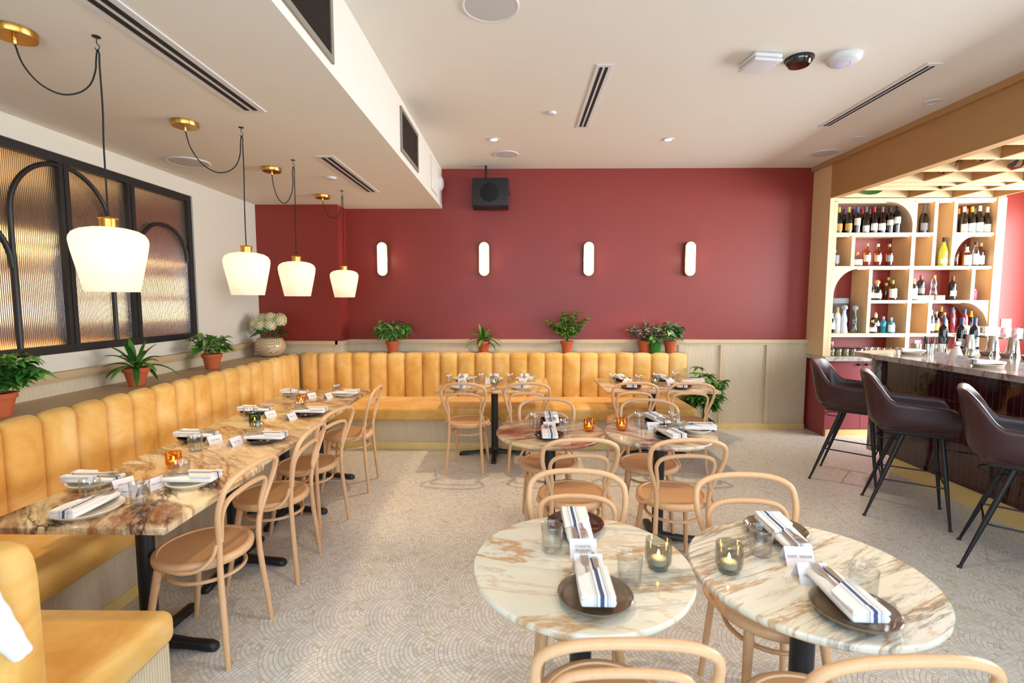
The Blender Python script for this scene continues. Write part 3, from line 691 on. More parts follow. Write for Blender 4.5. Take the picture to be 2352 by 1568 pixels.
m5 = marble('marble_apricot', '#dbb684', '#d3a468', '#8b5533', '#b5703a', .3, 5, 115, 3.5, 1.0, '#6a4238', .4)
m6 = marble('marble_rose', '#dcc3a2', '#d0a078', '#8d5c48', '#b9764a', .35, 6, 25, 3.5, 1.3, '#5b423f', .6)
square_table((-.242, 5.03, 0), 1.11, .80, m5, 'rectangular apricot marble table left of the two before the long banquette', 'rectangular tables at the long banquette', arms=[(0, .37), (pi, .37), (-pi/2, .30), (pi/2, .30)])
square_table((1.385, 5.03, 0), 1.09, .79, m6, 'rectangular rose veined marble table nearest the floor plant', 'rectangular tables at the long banquette', arms=[(0, .37), (pi, .37), (-pi/2, .30), (pi/2, .30)])
def round_table(loc, m, label, group, off=0):
    t = thing('round_dining_table', label, 'table', loc, 0, group)
    pedestal(t, .722, cross(.30, off))
    MB().lathe([(0, .722), (.338, .722), (.350, .727), (.355, .736), (.3545, .745), (.350, .75), (0, .75)], 72).build('marble_top', m, t, smooth=40)
m7 = marble('marble_calacatta', '#ddd8c8', '#dad2bc', '#b5813f', '#a9743a', .06, 7.3, 4, 3.5, 1.1, '#6a6a60', .5)
m8 = marble('marble_cream_stripe', '#dcd8cc', '#d8ceb6', '#ad7c48', '#9b6a48', .04, 8, -28, 7, 1.5, '#6c6258', .6)
m9 = marble('marble_rust', '#dbc6a4', '#d6bd95', '#87482c', '#8f4c30', 1.1, 9.4, -25, 2.2, 1.0, '#5a3426', .5)
m10 = marble('marble_viola', '#dccfb6', '#d8c8aa', '#8a5444', '#9a563c', .6, 10, 30, 1.6, 1.1, '#564a4a', .9)
round_table((.208, 1.547, 0), m7, 'round cream marble table in front on the left, with golden veins', 'round cafe tables')
round_table((.917, 1.513, 0), m8, 'round cream striped marble table in front on the right', 'round cafe tables')
round_table((.212, 3.181, 0), m9, 'round rust and cream marble table behind on the left', 'round cafe tables')
round_table((.926, 3.173, 0), m10, 'round marble table with purple veins, behind on the right', 'round cafe tables')

# ---------------------------------------------------------------- table settings
def plate_mesh(r_):
    return MB().lathe([(0, .003), (r_*.55, .003), (r_*.6, 0), (r_*.66, 0), (r_*.68, .004), (r_*.92, .014), (r_*.99, .022), (r_, .0245), (r_*.985, .026), (r_*.95, .024), (r_*.86, .013), (r_*.8, .009), (0, .008)], 48)
PR = {}
def plate(x, y, z, m, label, r_=.105, group='plates laid on the tables'):
    key = (m.name, r_)
    if key in PR: o = PR[key].copy(); COL.objects.link(o); o.location = (x, y, z)
    else: o = plate_mesh(r_).build('dinner_plate', m, loc=(x, y, z)); PR[key] = o
    return tag(o, label, 'plate', group)
def napkin_base():
    t = thing('folded_napkin', '', 'napkin', (0, 0, 0), 0, 'striped napkins on the plates')
    mb = MB(); rings = []
    for k, (y, w_, h_) in enumerate(((-.118, .042, .010), (-.115, .046, .018), (-.06, .047, .020), (0, .046, .0185), (.06, .044, .017), (.111, .042, .015), (.115, .038, .009))):
        rings.append([(-w_, y, .0), (w_, y, .0), (w_+.003, y, h_*.5), (w_-.003, y, h_), (w_*.3, y, h_+.002), (-w_*.3, y, h_+.0015), (-w_+.003, y, h_), (-w_-.003, y, h_*.5)])
    mb.loft(rings, True, True).build('folded_body', M['linen'], t, smooth=60)
    fl = MB()   # pocket flap with a slanted edge over the near half
    pts = [(-.047, -.117), (.047, -.117), (.047, .045), (.024, .036), (-.047, -.022)]
    fl.prism(pts, .0205, .0275); fl.prism([(-.045, -.115), (.045, -.115), (.045, -.09), (-.045, -.09)], .0275, .030)
    fl.build('pocket_flap', M['linen'], t, smooth=30)
    return t
def fork_base():
    t = thing('fork', '', 'fork', (0, 0, 0), 0, 'forks tucked into the napkins')
    mb = MB()
    mb.loft([[(-w_, y, z), (w_, y, z), (w_, y, z+.003), (-w_, y, z+.003)] for y, w_, z in ((-.10, .007, .001), (-.03, .004, .001), (.02, .003, .002), (.035, .009, .003), (.05, .012, .002))])
    mb.build('handle', M['steel'], t)
    mb = MB()
    for k in range(4):
        x = -.0102 + k*.0068
        mb.loft([[(x-w_, y, z), (x+w_, y, z), (x+w_, y, z+.002), (x-w_, y, z+.002)] for y, w_, z in ((.048, .0022, .0025), (.075, .002, .004), (.098, .0012, .008))])
    mb.build('tines', M['steel'], t); return t
def knife_base():
    t = thing('table_knife', '', 'knife', (0, 0, 0), 0, 'knives tucked into the napkins')
    MB().loft([[(-w_, y, .0), (w_, y, .0), (w_, y, .004), (-w_, y, .004)] for y, w_ in ((-.10, .007), (-.05, .008), (0, .0065))]).build('handle', M['knife_handle'], t)
    MB().loft([[(-w_*.7, y, .001), (w_, y, .001), (w_, y, .003), (-w_*.7, y, .003)] for y, w_ in ((0, .006), (.03, .009), (.07, .011), (.095, .007), (.108, .001))]).build('blade', M['steel'], t); return t
def tumbler_base():
    return MB().lathe([(0, .001), (.030, .001), (.034, .004), (.0365, .05), (.038, .092), (.0372, .0935), (.0362, .092), (.0345, .05), (.031, .012), (0, .009)], 32).build('water_tumbler', M['glass'])
def card_base(txt=None, w_=.082, h_=.048):
    t = thing('place_card', '', 'place card', (0, 0, 0), 0, 'folded place cards')
    mb = MB(); d = h_*.55; th = .0006
    mb.loft([[(-w_/2, -d, 0), (-w_/2, 0, h_), (-w_/2, d, 0), (-w_/2, d-th, 0), (-w_/2, 0, h_-th*1.6), (-w_/2, -d+th, 0)], [(w_/2, -d, 0), (w_/2, 0, h_), (w_/2, d, 0), (w_/2, d-th, 0), (w_/2, 0, h_-th*1.6), (w_/2, -d+th, 0)]])
    mb.build('folded_paper', M['card'], t, smooth=0)
    if txt:
        c = bpy.data.curves.new('lettering', 'FONT'); c.body = txt; c.size = .0115; c.align_x = 'CENTER'; c.align_y = 'CENTER'; c.extrude = .0001; c.space_line = 1.1
        c.materials.append(M['ink']); o0 = bpy.data.objects.new('lettering_curve', c); me = bpy.data.meshes.new_from_object(o0); o = bpy.data.objects.new('lettering', me); COL.objects.link(o); o.parent = t; bpy.data.objects.remove(o0)
        o.location = (0, -d/2-.0012, h_/2+.0008); o.rotation_euler = (atan2(h_, d), 0, 0)
    else:
        mb = MB(); Mx = Matrix.Translation((0, -d/2-.0009, h_/2)) @ Matrix.Rotation(atan2(h_, d), 4, 'X')
        mb.box((-.024, -.0014, 0), (-.002, .0018, .0003), Mx); mb.box((.002, -.0014, 0), (.022, .0018, .0003), Mx)
        mb.build('lettering', M['ink'], t, smooth=0)
    return t
def votive_base(mname, sc_=1.0):
    t = thing('votive_candle', '', 'candle', (0, 0, 0), 0, 'glass votive candles')
    R_, H_ = .036*sc_, .083*sc_
    MB().lathe([(0, .001), (R_*.72, .001), (R_*.78, .006), (R_*.76, .012), (R_*.95, .02), (R_, .03), (R_, H_-.003), (R_*.97, H_), (R_*.9, H_-.002), (R_*.88, .03), (R_*.8, .018), (0, .014)], 144, rib=.016, ribn=36).build('ribbed_glass', M[mname], t, smooth=30)
    c = MB().lathe([(0, .016), (R_*.6, .016), (R_*.6, .034), (R_*.5, .036), (0, .034)], 20).build('tea_light', M['wax'], t)
    MB().lathe([(0, .036), (.0028, .040), (.0042, .046), (.003, .054), (0, .062)], 10).build('flame', M['flame'], c)
    return t
B = {'napkin': napkin_base(), 'fork': fork_base(), 'knife': knife_base(), 'tumbler': tumbler_base(), 'card': card_base(), 'votive_grey': votive_base('votive_grey', 1.12), 'votive_amber': votive_base('votive_amber'), 'votive_green': votive_base('votive_green')}
used = set()
def put(key, x, y, z, rz, label, tilt=0, grp=None):
    b_ = B[key]
    if key in used: o = clone(b_, (x, y, z), rz, label, grp) if b_.type == 'EMPTY' else b_.copy()
    else: used.add(key); o = b_
    if b_.type == 'MESH' and o is not b_: COL.objects.link(o)
    o.location = (x, y, z); o.rotation_euler = (tilt, 0, rz); o['label'] = label
    if grp: o['group'] = grp
    return o
ZT = .7505
def setting(px, py, ang, m, where, glass=None, card=None, cang=None, desc='brown', nshift=0, cardtxt=None, r_=.105, z=ZT, fork=True, pl='plates laid on the tables'):
    # ang: direction the diner faces (0 = away from the camera, +Y)
    plate(px, py, z, m, f'{desc} plate {where}', r_, pl)
    f_ = Vector((-sin(ang), cos(ang))); 
    nx, ny = px + f_.x*nshift, py + f_.y*nshift
    put('napkin', nx, ny, z+.0265, ang, f'striped napkin on the {desc} plate {where}')
    if fork:
        r2 = Vector((f_.y, -f_.x))
        q = (nx - r2.x*.014 + f_.x*.03, ny - r2.y*.014 + f_.y*.03); put('fork', q[0], q[1], z+.0265+.0185, ang, f'fork in the napkin {where}')
        q = (nx + r2.x*.016 + f_.x*.03, ny + r2.y*.016 + f_.y*.03); put('knife', q[0], q[1], z+.0265+.0185, ang, f'knife in the napkin {where}')
    if glass: put('tumbler', glass[0], glass[1], z, 0, f'clear water tumbler {where}', grp='clear water tumblers')
    if card:
        ca = ang if cang is None else cang
        if cardtxt:
            t = card_base(cardtxt, .09, .054); t.location = (card[0], card[1], z); t.rotation_euler = (0, 0, ca); t['label'] = f'lettered folded place card {where}'
        else: put('card', card[0], card[1], z, ca, f'white folded place card {where}')
PB, PW, PZ, PD = M['plate_brown'], M['plate_white'], M['plate_bronze'], M['plate_dark']
L_, RG = R(-90), R(90)
setting(-1.97, 2.205, L_, PW, 'on the bench side of the nearest banquette table', (-1.834, 2.028), (-1.80, 2.16), R(60), 'cream')
setting(-1.52, 2.216, RG, PW, 'on the chair side of the nearest banquette table', (-1.608, 2.271), (-1.66, 2.165), R(75), 'cream', nshift=.0)
setting(-1.737, 1.905, 0, PW, 'at the near end of the banquette row', (-1.596, 1.998), (-1.70, 2.075), 0, 'cream', r_=.12)
setting(-1.985, 2.96, L_, PD, 'on the bench side of the second banquette table', (-1.841, 2.728), (-1.826, 2.877), R(60), 'charcoal')
setting(-1.535, 2.918, RG, PD, 'on the chair side of the second banquette table', (-1.638, 3.024), (-1.68, 2.842), R(75), 'charcoal')
setting(-2.0, 3.668, L_, PD, 'on the bench side of the third banquette table', (-1.93, 3.45), (-1.826, 3.542), R(60), 'charcoal')
setting(-1.56, 3.616, RG, PD, 'on the chair side of the third banquette table', (-1.675, 3.703), (-1.641, 3.477), R(75), 'charcoal')
setting(-2.03, 4.392, L_, PW, 'on the bench side of the corner table', (-1.95, 4.22), (-1.819, 4.253), R(60), 'cream')
setting(-1.56, 4.378, RG, PW, 'on the chair side of the corner table', (-1.681, 4.483), (-1.673, 4.254), R(75), 'cream')
setting(-.60, 5.27, pi, PW, 'at the far left of the rear left table', (-.728, 5.116), (-.585, 5.10), 0, 'cream')
setting(-.26, 5.27, pi, PW, 'at the far middle of the rear left table', (-.39, 5.19), (-.30, 5.07), 0, 'cream')
setting(.075, 5.27, pi, PW, 'at the far right of the rear left table', (-.083, 5.181), (.05, 5.10), 0, 'cream')
setting(-.555, 4.76, 0, PW, 'at the near left of the rear left table', (-.454, 4.982), (-.565, 4.92), 0, 'cream')
setting(.028, 4.763, 0, PW, 'at the near right of the rear left table', (.142, 5.03), (.02, 4.93), 0, 'cream')
setting(1.113, 5.27, R(190), PB, 'at the far left of the rear right table', (1.00, 5.16), (1.14, 5.08), 0, 'brown')
setting(1.109, 4.796, R(-8), PB, 'at the near left of the rear right table', (1.251, 5.08), (1.10, 4.95), 0, 'brown')
setting(1.56, 5.27, R(195), PB, 'at the far right of the rear right table', (1.70, 5.29), (1.57, 5.05), 0, 'brown')
setting(1.60, 4.80, R(-12), PB, 'at the near right of the rear right table', (1.47, 5.19), (1.55, 4.95), 0, 'brown')
setting(1.80, 5.06, R(80), PW, 'at the plant end of the rear right table', None, None, 0, 'cream')
setting(.194, 3.026, 0, PB, 'on the near side of the back left round table', (.304, 3.11), (.195, 3.15), 0, 'brown', r_=.095)
setting(.235, 3.40, pi, PB, 'on the far side of the back left round table', (.116, 3.274), (.21, 3.24), 0, 'brown', r_=.095)
setting(.949, 3.026, R(12), PD, 'on the near side of the back right round table', (1.036, 3.12), (.925, 3.15), R(6), 'charcoal', r_=.095)
setting(.975, 3.40, R(192), PD, 'on the far side of the back right round table', (.828, 3.31), (.90, 3.24), R(4), 'charcoal', r_=.095)
setting(1.165, 3.175, R(85), PW, 'at the right of the back right round table', (1.065, 3.33), None, 0, 'cream', r_=.095)
setting(.220, 1.340, R(-1), PZ, 'nearest us on the front left round table', (.336, 1.422), (.222, 1.50), 0, 'bronze', cardtxt='FACUNDINE\nMATTAS', nshift=.048, r_=.107)
setting(.216, 1.790, pi, PB, 'on the far side of the front left round table', (.117, 1.621), (.219, 1.60), 0, 'oxblood', cardtxt='CHANTAL\nBRAJANEX', nshift=.05, r_=.107)
setting(.912, 1.283, R(-2), PZ, 'nearest us on the front right round table', (.985, 1.355), (.898, 1.455), R(-3), 'bronze', cardtxt='GRACIA\nMORENSON', nshift=.048, r_=.107)
setting(.944, 1.755, R(178), PZ, 'on the far side of the front right round table', (.817, 1.604), (.912, 1.555), R(-3), 'bronze', cardtxt='SAINT  NADAR', nshift=.05, r_=.107)
put('votive_amber', -1.767, 2.445, ZT, 0, 'amber votive candle between the two nearest banquette tables')
put('votive_green', -1.807, 3.30, ZT, 0, 'dark green votive candle on the banquette row')
put('votive_amber', -1.796, 3.998, ZT, 0, 'amber votive candle near the corner table of the banquette row')
put('votive_grey', -.243, 4.94, ZT, 0, 'clear smoky votive candle on the rear left table')
put('votive_grey', 1.408, 5.02, ZT, 0, 'smoky votive candle on the rear right table')
put('votive_amber', .466, 3.177, ZT, 0, 'amber votive candle on the back left round table')
put('votive_amber', .685, 3.201, ZT, 0, 'amber votive candle on the back right round table')
put('votive_grey', .449, 1.517, ZT, 0, 'smoky ribbed votive candle on the front left round table')
put('votive_grey', .666, 1.499, ZT, 0, 'smoky ribbed votive candle on the front right round table')
# white cloth hanging over the near end of the banquette back
mb = MB()
for oy, r0 in ((-.026, .030), (.020, .026)):   # two soft rolls that narrow towards the hanging end
    pts = [(-1.236 - .002*k, 1.02 + oy*(1-k*.07) + .016*k, 1.0 - .032*k) for k in range(10)]
    mb.tube(spline(pts, 3), [r0*(1 - .5*(q/27)**1.4)*(1 + .05*sin(q)) for q in range(28)], 12)
tag(mb.build('cloth_napkin', M['cloth'], smooth=60), 'white folded cloth hanging on the near end of the banquette back', 'napkin')
# ---------------------------------------------------------------- bar stools
def make_stool(label):
    t = thing('bar_stool', label, 'bar stool', (0, 0, 0), 0, 'leather stools at the bar')
    W_, D_ = .25, .25; rings = []; n_ = 44
    def plan(u):   # u 0..1 from the front right arm round the back to the front left arm
        s_ = u*2-1
        a_ = s_*pi*.5
        e = .62
        x = -W_*math.copysign(abs(sin(a_))**e, s_)*-1; y = -D_*(abs(cos(a_))**e) + .02
        return x, y
    path = []
    for k in range(9): path.append((-W_+.012*(1-k/8), .25-.25*k/8+.0))
    for k in range(1, 24): 
        a_ = pi*k/24; path.append((-W_*math.copysign(abs(cos(a_))**.6, cos(a_)), -(D_-.0)*(sin(a_)**.6)))
    for k in range(9): path.append((W_-.012*(k/8), 0+.25*k/8))
    P_ = [Vector((x, y, 0)) for x, y in path]; n_ = len(P_)
    cum = [0]
    for i in range(1, n_): cum.append(cum[-1] + (P_[i]-P_[i-1]).length)
    tot = cum[-1]
    for i in range(n_):
        tg = (P_[min(i+1, n_-1)] - P_[max(i-1, 0)]).normalized(); nrm = Vector((tg.y, -tg.x, 0))  # outward
        if nrm.dot(P_[i] - Vector((0, .08, 0))) < 0: nrm = -nrm
        s_ = abs(cum[i]/tot*2 - 1)             # 0 back centre, 1 arm fronts
        k_ = min(1, max(0, (s_-.22)/.26)); k_ = k_*k_*(3-2*k_)
        ht = 1.075*(1-k_) + (.875 - .03*max(0, s_-.5))*k_
        fr = max(0, (s_-.93)/.07)
        ht -= .05*fr*fr
        zb = .665 - .0*s_
        lean = .055*(1-k_)+.02; th = .04 - .008*k_
        ring = []
        def at(d, z):
            q = P_[i] + nrm*(d + lean*(z-zb)/.4 - .05*max(0, (zb+.07-z)/.07)**2)
            return (q.x, q.y, z)
        for z in (zb, zb+.03, zb+.07, zb+.12): ring.append(at(0, z))
        for f_ in (.5, .8): ring.append(at(0, zb+.12+(ht-zb-.14)*f_))
        for a_ in (0, 45, 90, 135, 180):
            ring.append(at(-th/2+th/2*cos(R(a_)), ht-.02+.02*sin(R(a_))))
        for f_ in (.7, .3): ring.append(at(-th, zb+.12+(ht-zb-.14)*f_))
        ring.append(at(-th, zb+.04)); ring.append(at(-th-.01, zb))
        rings.append(ring)
    MB().loft(rings, True, True).build('shell', M['leather'], t, smooth=60)
    mb = MB(); pts = []
    mb.rbox((-.212, -.2, .652), (.212, .245, .745), .035, 5); mb.build('seat_cushion', M['leather'], t, smooth=60)
    MB().rbox((-.19, -.17, .632), (.19, .2, .668), .02, 3).build('under_pan', M['black'], t, smooth=60)
    feet_ = {}
    for sx in (-1, 1):
        for sy, top, foot in ((1, (sx*.165, .165, .64), (sx*.225, .235, 0)), (-1, (sx*.15, -.05, .64), (sx*.232, -.255, 0))):
            MB().tube([top, tuple(Vector(top).lerp(Vector(foot), .5)), foot], [.017, .0145, .008], 12).build('leg', M['black_iron'], t)
            MB().lathe([(0, 0), (.013, 0), (.013, .006), (.009, .012), (0, .012)], 12, T(foot[0], foot[1], 0)).build('foot_cap', M['black_iron'], t)
            feet_[(sx, sy)] = (Vector(top), Vector(foot))
    def onleg(sx, sy, z): a_, b_ = feet_[(sx, sy)]; return a_.lerp(b_, (a_.z-z)/a_.z)
    q = [onleg(-1, 1, .29), onleg(1, 1, .29), onleg(1, -1, .29), onleg(-1, -1, .29)]
    pts = []
    for i in range(4):
        p_, n2 = q[i], q[(i+1) % 4]; pts += [tuple(p_.lerp(n2, .08)), tuple(p_.lerp(n2, .5)), tuple(p_.lerp(n2, .92))]
    MB().tube(spline(pts, 5, True), .006, 8, closed=True).build('footrest', M['black_iron'], t)
    MB().tube([(.1*cos(k*pi/8), -.13+.07*sin(k*pi/8), .575) for k in range(16)], .004, 6, closed=True).build('swivel_ring', M['black_iron'], t)
    return t
st = make_stool('burgundy leather bar stool farthest from us, beside the oxblood cabinet')
def stool_pose(o, c, ang): o.location = (c[0], c[1], 0); o.rotation_euler = (0, 0, ang)
def hd_(dx, dy): return atan2(dy, dx) - pi/2
clone(st, (2.94, 3.665, 0), hd_(.42, -.272), 'burgundy leather bar stool in the middle of the three')
clone(st, (3.01, 2.89, 0), hd_(.754, -.657), 'burgundy leather bar stool cropped by the right edge of the photo')
stool_pose(st, (2.99, 4.386), hd_(.374, -.338))

# ---------------------------------------------------------------- plants
def leaf_mat(name, c1, c2, trans=.0):
    return mat(name, c1, rough=.38, var=.35, vscale=22, spec=.5)
LM = {'dark': leaf_mat('leaf_dark', '#2c5c20', ''), 'mid': leaf_mat('leaf_mid', '#457a2a', ''), 'lime': leaf_mat('leaf_lime', '#7a9a42', ''), 'pale': leaf_mat('leaf_pale', '#8fa872', ''),
      'fresh': leaf_mat('leaf_fresh', '#559838', ''), 'purple': leaf_mat('leaf_purple', '#7d6672', ''), 'silver': leaf_mat('leaf_silver', '#4f7a5c', ''), 'cream': leaf_mat('leaf_cream', '#dcd39a', ''), 'stem': leaf_mat('stem_green', '#4c5f2a', '')}
def leaf(mb, base, dirv, length, width, droop=.3, kind='oval', roll=0, up=Vector((0, 0, 1))):
    d = Vector(dirv).normalized(); side = d.cross(up)
    if side.length < .05: side = d.cross(Vector((1, 0, 0)))
    side.normalize(); nrm = side.cross(d).normalized()
    side = (side*cos(roll) + nrm*sin(roll)); nrm = side.cross(d).normalized()
    prof = {'oval': ((0, .05), (.15, .55), (.38, 1), (.62, .85), (.85, .4), (1, .02)), 'heart': ((0, .5), (.06, .85), (.2, 1), (.45, .82), (.75, .4), (1, .02)),
            'arrow': ((-.18, .55), (0, .8), (.12, 1), (.4, .72), (.75, .35), (1, .02)), 'strap': ((0, .35), (.2, .7), (.45, 1), (.7, .8), (.88, .42), (1, .02)), 'lance': ((0, .1), (.2, .7), (.45, 1), (.75, .6), (1, .02))}[kind]
    n0 = len(mb.v); pts = []
    for t_, w_ in prof:
        c = Vector(base) + d*(t_*length) + Vector((0, 0, -1))*(droop*length*max(0, t_)**2)
        ww = w_*width/2
        pts.append((c - side*ww + nrm*ww*.35, c, c + side*ww + nrm*ww*.35))
    vs = [tuple(q) for p_ in pts for q in p_]
    th = -nrm*.0008
    vs2 = [tuple(Vector(q)+th) for q in vs]; k = len(vs); fs = []
    for i in range(len(prof)-1):
        for j in range(2):
            f_ = (3*i+j, 3*i+j+1, 3*i+j+4, 3*i+j+3); fs.append(f_); fs.append(tuple(k+x for x in f_[::-1]))
    mb.add(vs + vs2, fs)
def pot(t, rt, rb, h, m=None):
    MB().lathe([(0, 0), (rb, 0), (rb+(rt-rb)*.72, h*.76), (rt-.002, h*.76), (rt+.001, h*.78), (rt+.003, h*.985), (rt+.001, h), (rt-.006, h), (rt-.010, h*.9), (rb*.7, h*.85)], 32).build('pot', m or M['terracotta'], t, smooth=35)
    MB().lathe([(0, h*.9), (rt*.5, h*.905), (rt-.008, h*.89)], 20).build('soil', M['soil'], t)
rnd = random.Random(11)
def bush(t, z0_, R_, H_, nst, nl, ll, lw, kind, mats, up=.9, droop=.3, leafdir='out', spread=1.0, seed=1, scale_x=1):
    r_ = random.Random(seed); sm = MB(); fol = [MB() for _ in mats]
    for s_ in range(nst):
        a_ = 2*pi*s_/nst + r_.uniform(-.3, .3); rr = R_*sqrt(r_.uniform(.15, 1))*spread; hh = H_*r_.uniform(.35, 1)*(1 - .35*rr/R_)
        p0 = Vector((.25*rr*cos(a_)*.4, .25*rr*sin(a_)*.4, z0_)); p2 = Vector((rr*cos(a_)*scale_x, rr*sin(a_)*(.42 if sin(a_) > 0 else 1), z0_+hh)); p1 = (p0+p2)/2 + Vector((0, 0, .12*H_))
        pts = [tuple(p0*(1-q)**2 + p1*2*q*(1-q) + p2*q*q) for q in (0, .25, .5, .75, 1)]
        sm.tube(pts, .0016, 5)
        for k in range(nl):
            q = .45 + .55*(k+.5)/nl + r_.uniform(-.04, .04); q = min(q, 1)
            b_ = p0*(1-q)**2 + p1*2*q*(1-q) + p2*q*q
            la = a_ + r_.uniform(-1.5, 1.5); dv = Vector((cos(la), sin(la), r_.uniform(-.3, up)))
            leaf(fol[r_.randrange(len(mats))], b_, dv, ll*r_.uniform(.7, 1.15), lw*r_.uniform(.75, 1.15), droop*r_.uniform(.4, 1.4), kind, r_.uniform(-.7, .7))
    sm.build('stems', LM['stem'], t)
    for m_, f_ in zip(mats, fol):
        if f_.v: f_.build('foliage', LM[m_], t, smooth=60)
def palmate(t, z0_, R_, H_, nst, nclus, ll, lw, mats, seed=1, side=0):
    r_ = random.Random(seed); sm = MB(); fol = [MB() for _ in mats]
    for s_ in range(nst):
        a_ = 2*pi*s_/nst + r_.uniform(-.3, .3); rr = R_*r_.uniform(.3, 1); hh = H_*r_.uniform(.3, 1)
        p0 = Vector((0, 0, z0_)); p2 = Vector((rr*cos(a_)+side*rr*.3, rr*sin(a_)*(.45 if sin(a_) > 0 else .85), z0_+hh)); p1 = Vector((rr*.3*cos(a_), rr*.3*sin(a_), z0_+hh*.7))
        pts = [tuple(p0*(1-q)**2 + p1*2*q*(1-q) + p2*q*q) for q in (0, .25, .5, .75, 1)]
        sm.tube(pts, .0018, 5)
        for k in range(nclus):
            q = 1 - .6*k/max(1, nclus); b_ = p0*(1-q)**2 + p1*2*q*(1-q) + p2*q*q
            ca = a_ + r_.uniform(-1.2, 1.2); tip = b_ + Vector((cos(ca), sin(ca), .3))*ll*.5; sm.tube([tuple(b_), tuple(tip)], .001, 4)
            m_i = r_.randrange(len(mats))
            for j in range(6):
                la = ca + (j-2.5)*.8; leaf(fol[m_i], tip, Vector((cos(la), sin(la), r_.uniform(-.1, .35))), ll*r_.uniform(.75, 1.1), lw, r_.uniform(.15, .6), 'lance', r_.uniform(-.3, .3))
    sm.build('stems', LM['stem'], t)
    for m_, f_ in zip(mats, fol):
        if f_.v: f_.build('foliage', LM[m_], t, smooth=60)
def straps(t, z0_, n, L0, wd, seed, mats=('dark', 'mid')):
    r_ = random.Random(seed); fol = [MB() for _ in mats]
    for k in range(n):
        a_ = k*2.4 + r_.uniform(-.2, .2); el = 1.35 - 1.1*(k/n); ln = L0*r_.uniform(.8, 1.1)*(.75+.35*(k/n))
        b0 = Vector((.012*cos(a_), .012*sin(a_), z0_ + .05*(1-k/n)))
        d = Vector((cos(a_)*cos(el), sin(a_)*cos(el), sin(el))); side = Vector((-sin(a_), cos(a_), 0)); mb = fol[k % len(mats)]
        pts = []; c = b0.copy(); dd = d.copy(); N_ = 9
        for i in range(N_+1):
            t_ = i/N_; w_ = wd/2*(sin(pi*min(1, (t_*.92+.08)))**.7 if t_ < 1 else .02)
            nrm = side.cross(dd).normalized()
            pts += [tuple(c - side*w_ + nrm*w_*.4), tuple(c), tuple(c + side*w_ + nrm*w_*.4)]
            c = c + dd*ln/N_; dd = (dd + Vector((0, 0, -.13-.09*(k/n)))).normalized()
        fs = []
        for i in range(N_):
            for j in range(2): f_ = (3*i+j, 3*i+j+1, 3*i+j+4, 3*i+j+3); fs.append(f_)
        kk = len(pts); fs += [tuple(kk+x for x in f_[::-1]) for f_ in fs]
        mb.add(pts + [(x, y, z-.0009) for x, y, z in pts], fs)
    for m_, f_ in zip(mats, fol): f_.build('foliage', LM[m_], t, smooth=60)
ZL = .9755
gp = 'potted plants on the banquette ledge'
t = thing('potted_plant', 'leafy green plant in terracotta pot at the left edge of the photo', 'plant', (-2.82, 2.60, ZL), 0, gp); pot(t, .078, .05, .13); palmate(t, .115, .24, .25, 22, 4, .08, .034, ('mid', 'fresh', 'dark'), 3)
t = thing('potted_plant', 'strap leaved plant in terracotta pot under the reeded glass window', 'plant', (-2.845, 3.60, ZL), 0, gp); pot(t, .085, .05, .135); straps(t, .12, 20, .26, .042, 5)
t = thing('potted_plant', 'pale arrow leaved plant in terracotta pot left of the patterned vase', 'plant', (-2.85, 4.52, ZL), 0, gp); pot(t, .085, .055, .14); bush(t, .12, .17, .28, 26, 5, .09, .066, 'arrow', ('lime', 'pale', 'mid'), .5, .5, seed=8)
t = thing('potted_plant', 'trailing variegated plant in terracotta pot beneath the leftmost wall sconce', 'plant', (-1.535, 5.965, ZL), 0, gp); pot(t, .078, .052, .145); bush(t, .13, .22, .36, 38, 5, .088, .062, 'arrow', ('mid', 'pale', 'fresh'), .3, .6, seed=14, scale_x=1.15)
t = thing('potted_plant', 'strap leaved plant in terracotta pot beneath the second wall sconce', 'plant', (-.42, 5.99, ZL), 0, gp); pot(t, .083, .052, .145); straps(t, .13, 19, .25, .04, 9, ('dark', 'fresh'))
t = thing('potted_plant', 'bushy fingered leaf plant in terracotta pot beneath the third wall sconce', 'plant', (.595, 5.98, ZL), 0, gp); pot(t, .08, .052, .145); palmate(t, .13, .24, .36, 34, 4, .058, .022, ('mid', 'lime', 'fresh'), 21)
t = thing('potted_plant', 'purple leaved plant in terracotta pot in the cluster at the banquette end', 'plant', (1.545, 6.02, ZL), 0, gp); pot(t, .075, .055, .15); bush(t, .13, .20, .33, 36, 6, .066, .032, 'lance', ('purple', 'purple', 'pale'), .8, .3, seed=31)
t = thing('potted_plant', 'cream flowered plant in a green glass pot in the cluster at the banquette end', 'plant', (1.665, 5.965, ZL), 0, gp)
pot(t, .066, .062, .125, mat('green_glazed_pot', '#1f6a1e', rough=.1, coat=.5)); bush(t, .115, .14, .17, 14, 4, .07, .05, 'oval', ('fresh', 'mid'), .6, .4, seed=33)
mb = MB(); r_ = random.Random(5)
for k in range(9): a_ = r_.uniform(0, 6.28); leaf(mb, (.11*r_.uniform(-1, 1), .06*r_.uniform(-1, 0), r_.uniform(.2, .27)), (cos(a_), sin(a_), .3), .07, .06, .3, 'heart')
mb.build('flowers', LM['cream'], t, smooth=60)
t = thing('potted_plant', 'round silvery leaved plant in terracotta pot, rightmost of the ledge cluster', 'plant', (1.86, 6.02, ZL), 0, gp); pot(t, .075, .055, .145); bush(t, .13, .15, .32, 20, 4, .09, .08, 'heart', ('silver', 'dark', 'pale'), .2, .5, seed=35)
t = thing('potted_plant', 'tall leafy floor plant in a grey square planter beside the banquette end', 'plant', (2.14, 5.62, 0)); 
MB().rbox((-.10, -.10, 0), (.10, .10, .24), .01, 2).build('pot', mat('grey_planter', '#6d727c', rough=.4), t); MB().box((-.09, -.09, .2), (.09, .09, .243)).build('soil', M['soil'], t, smooth=0)
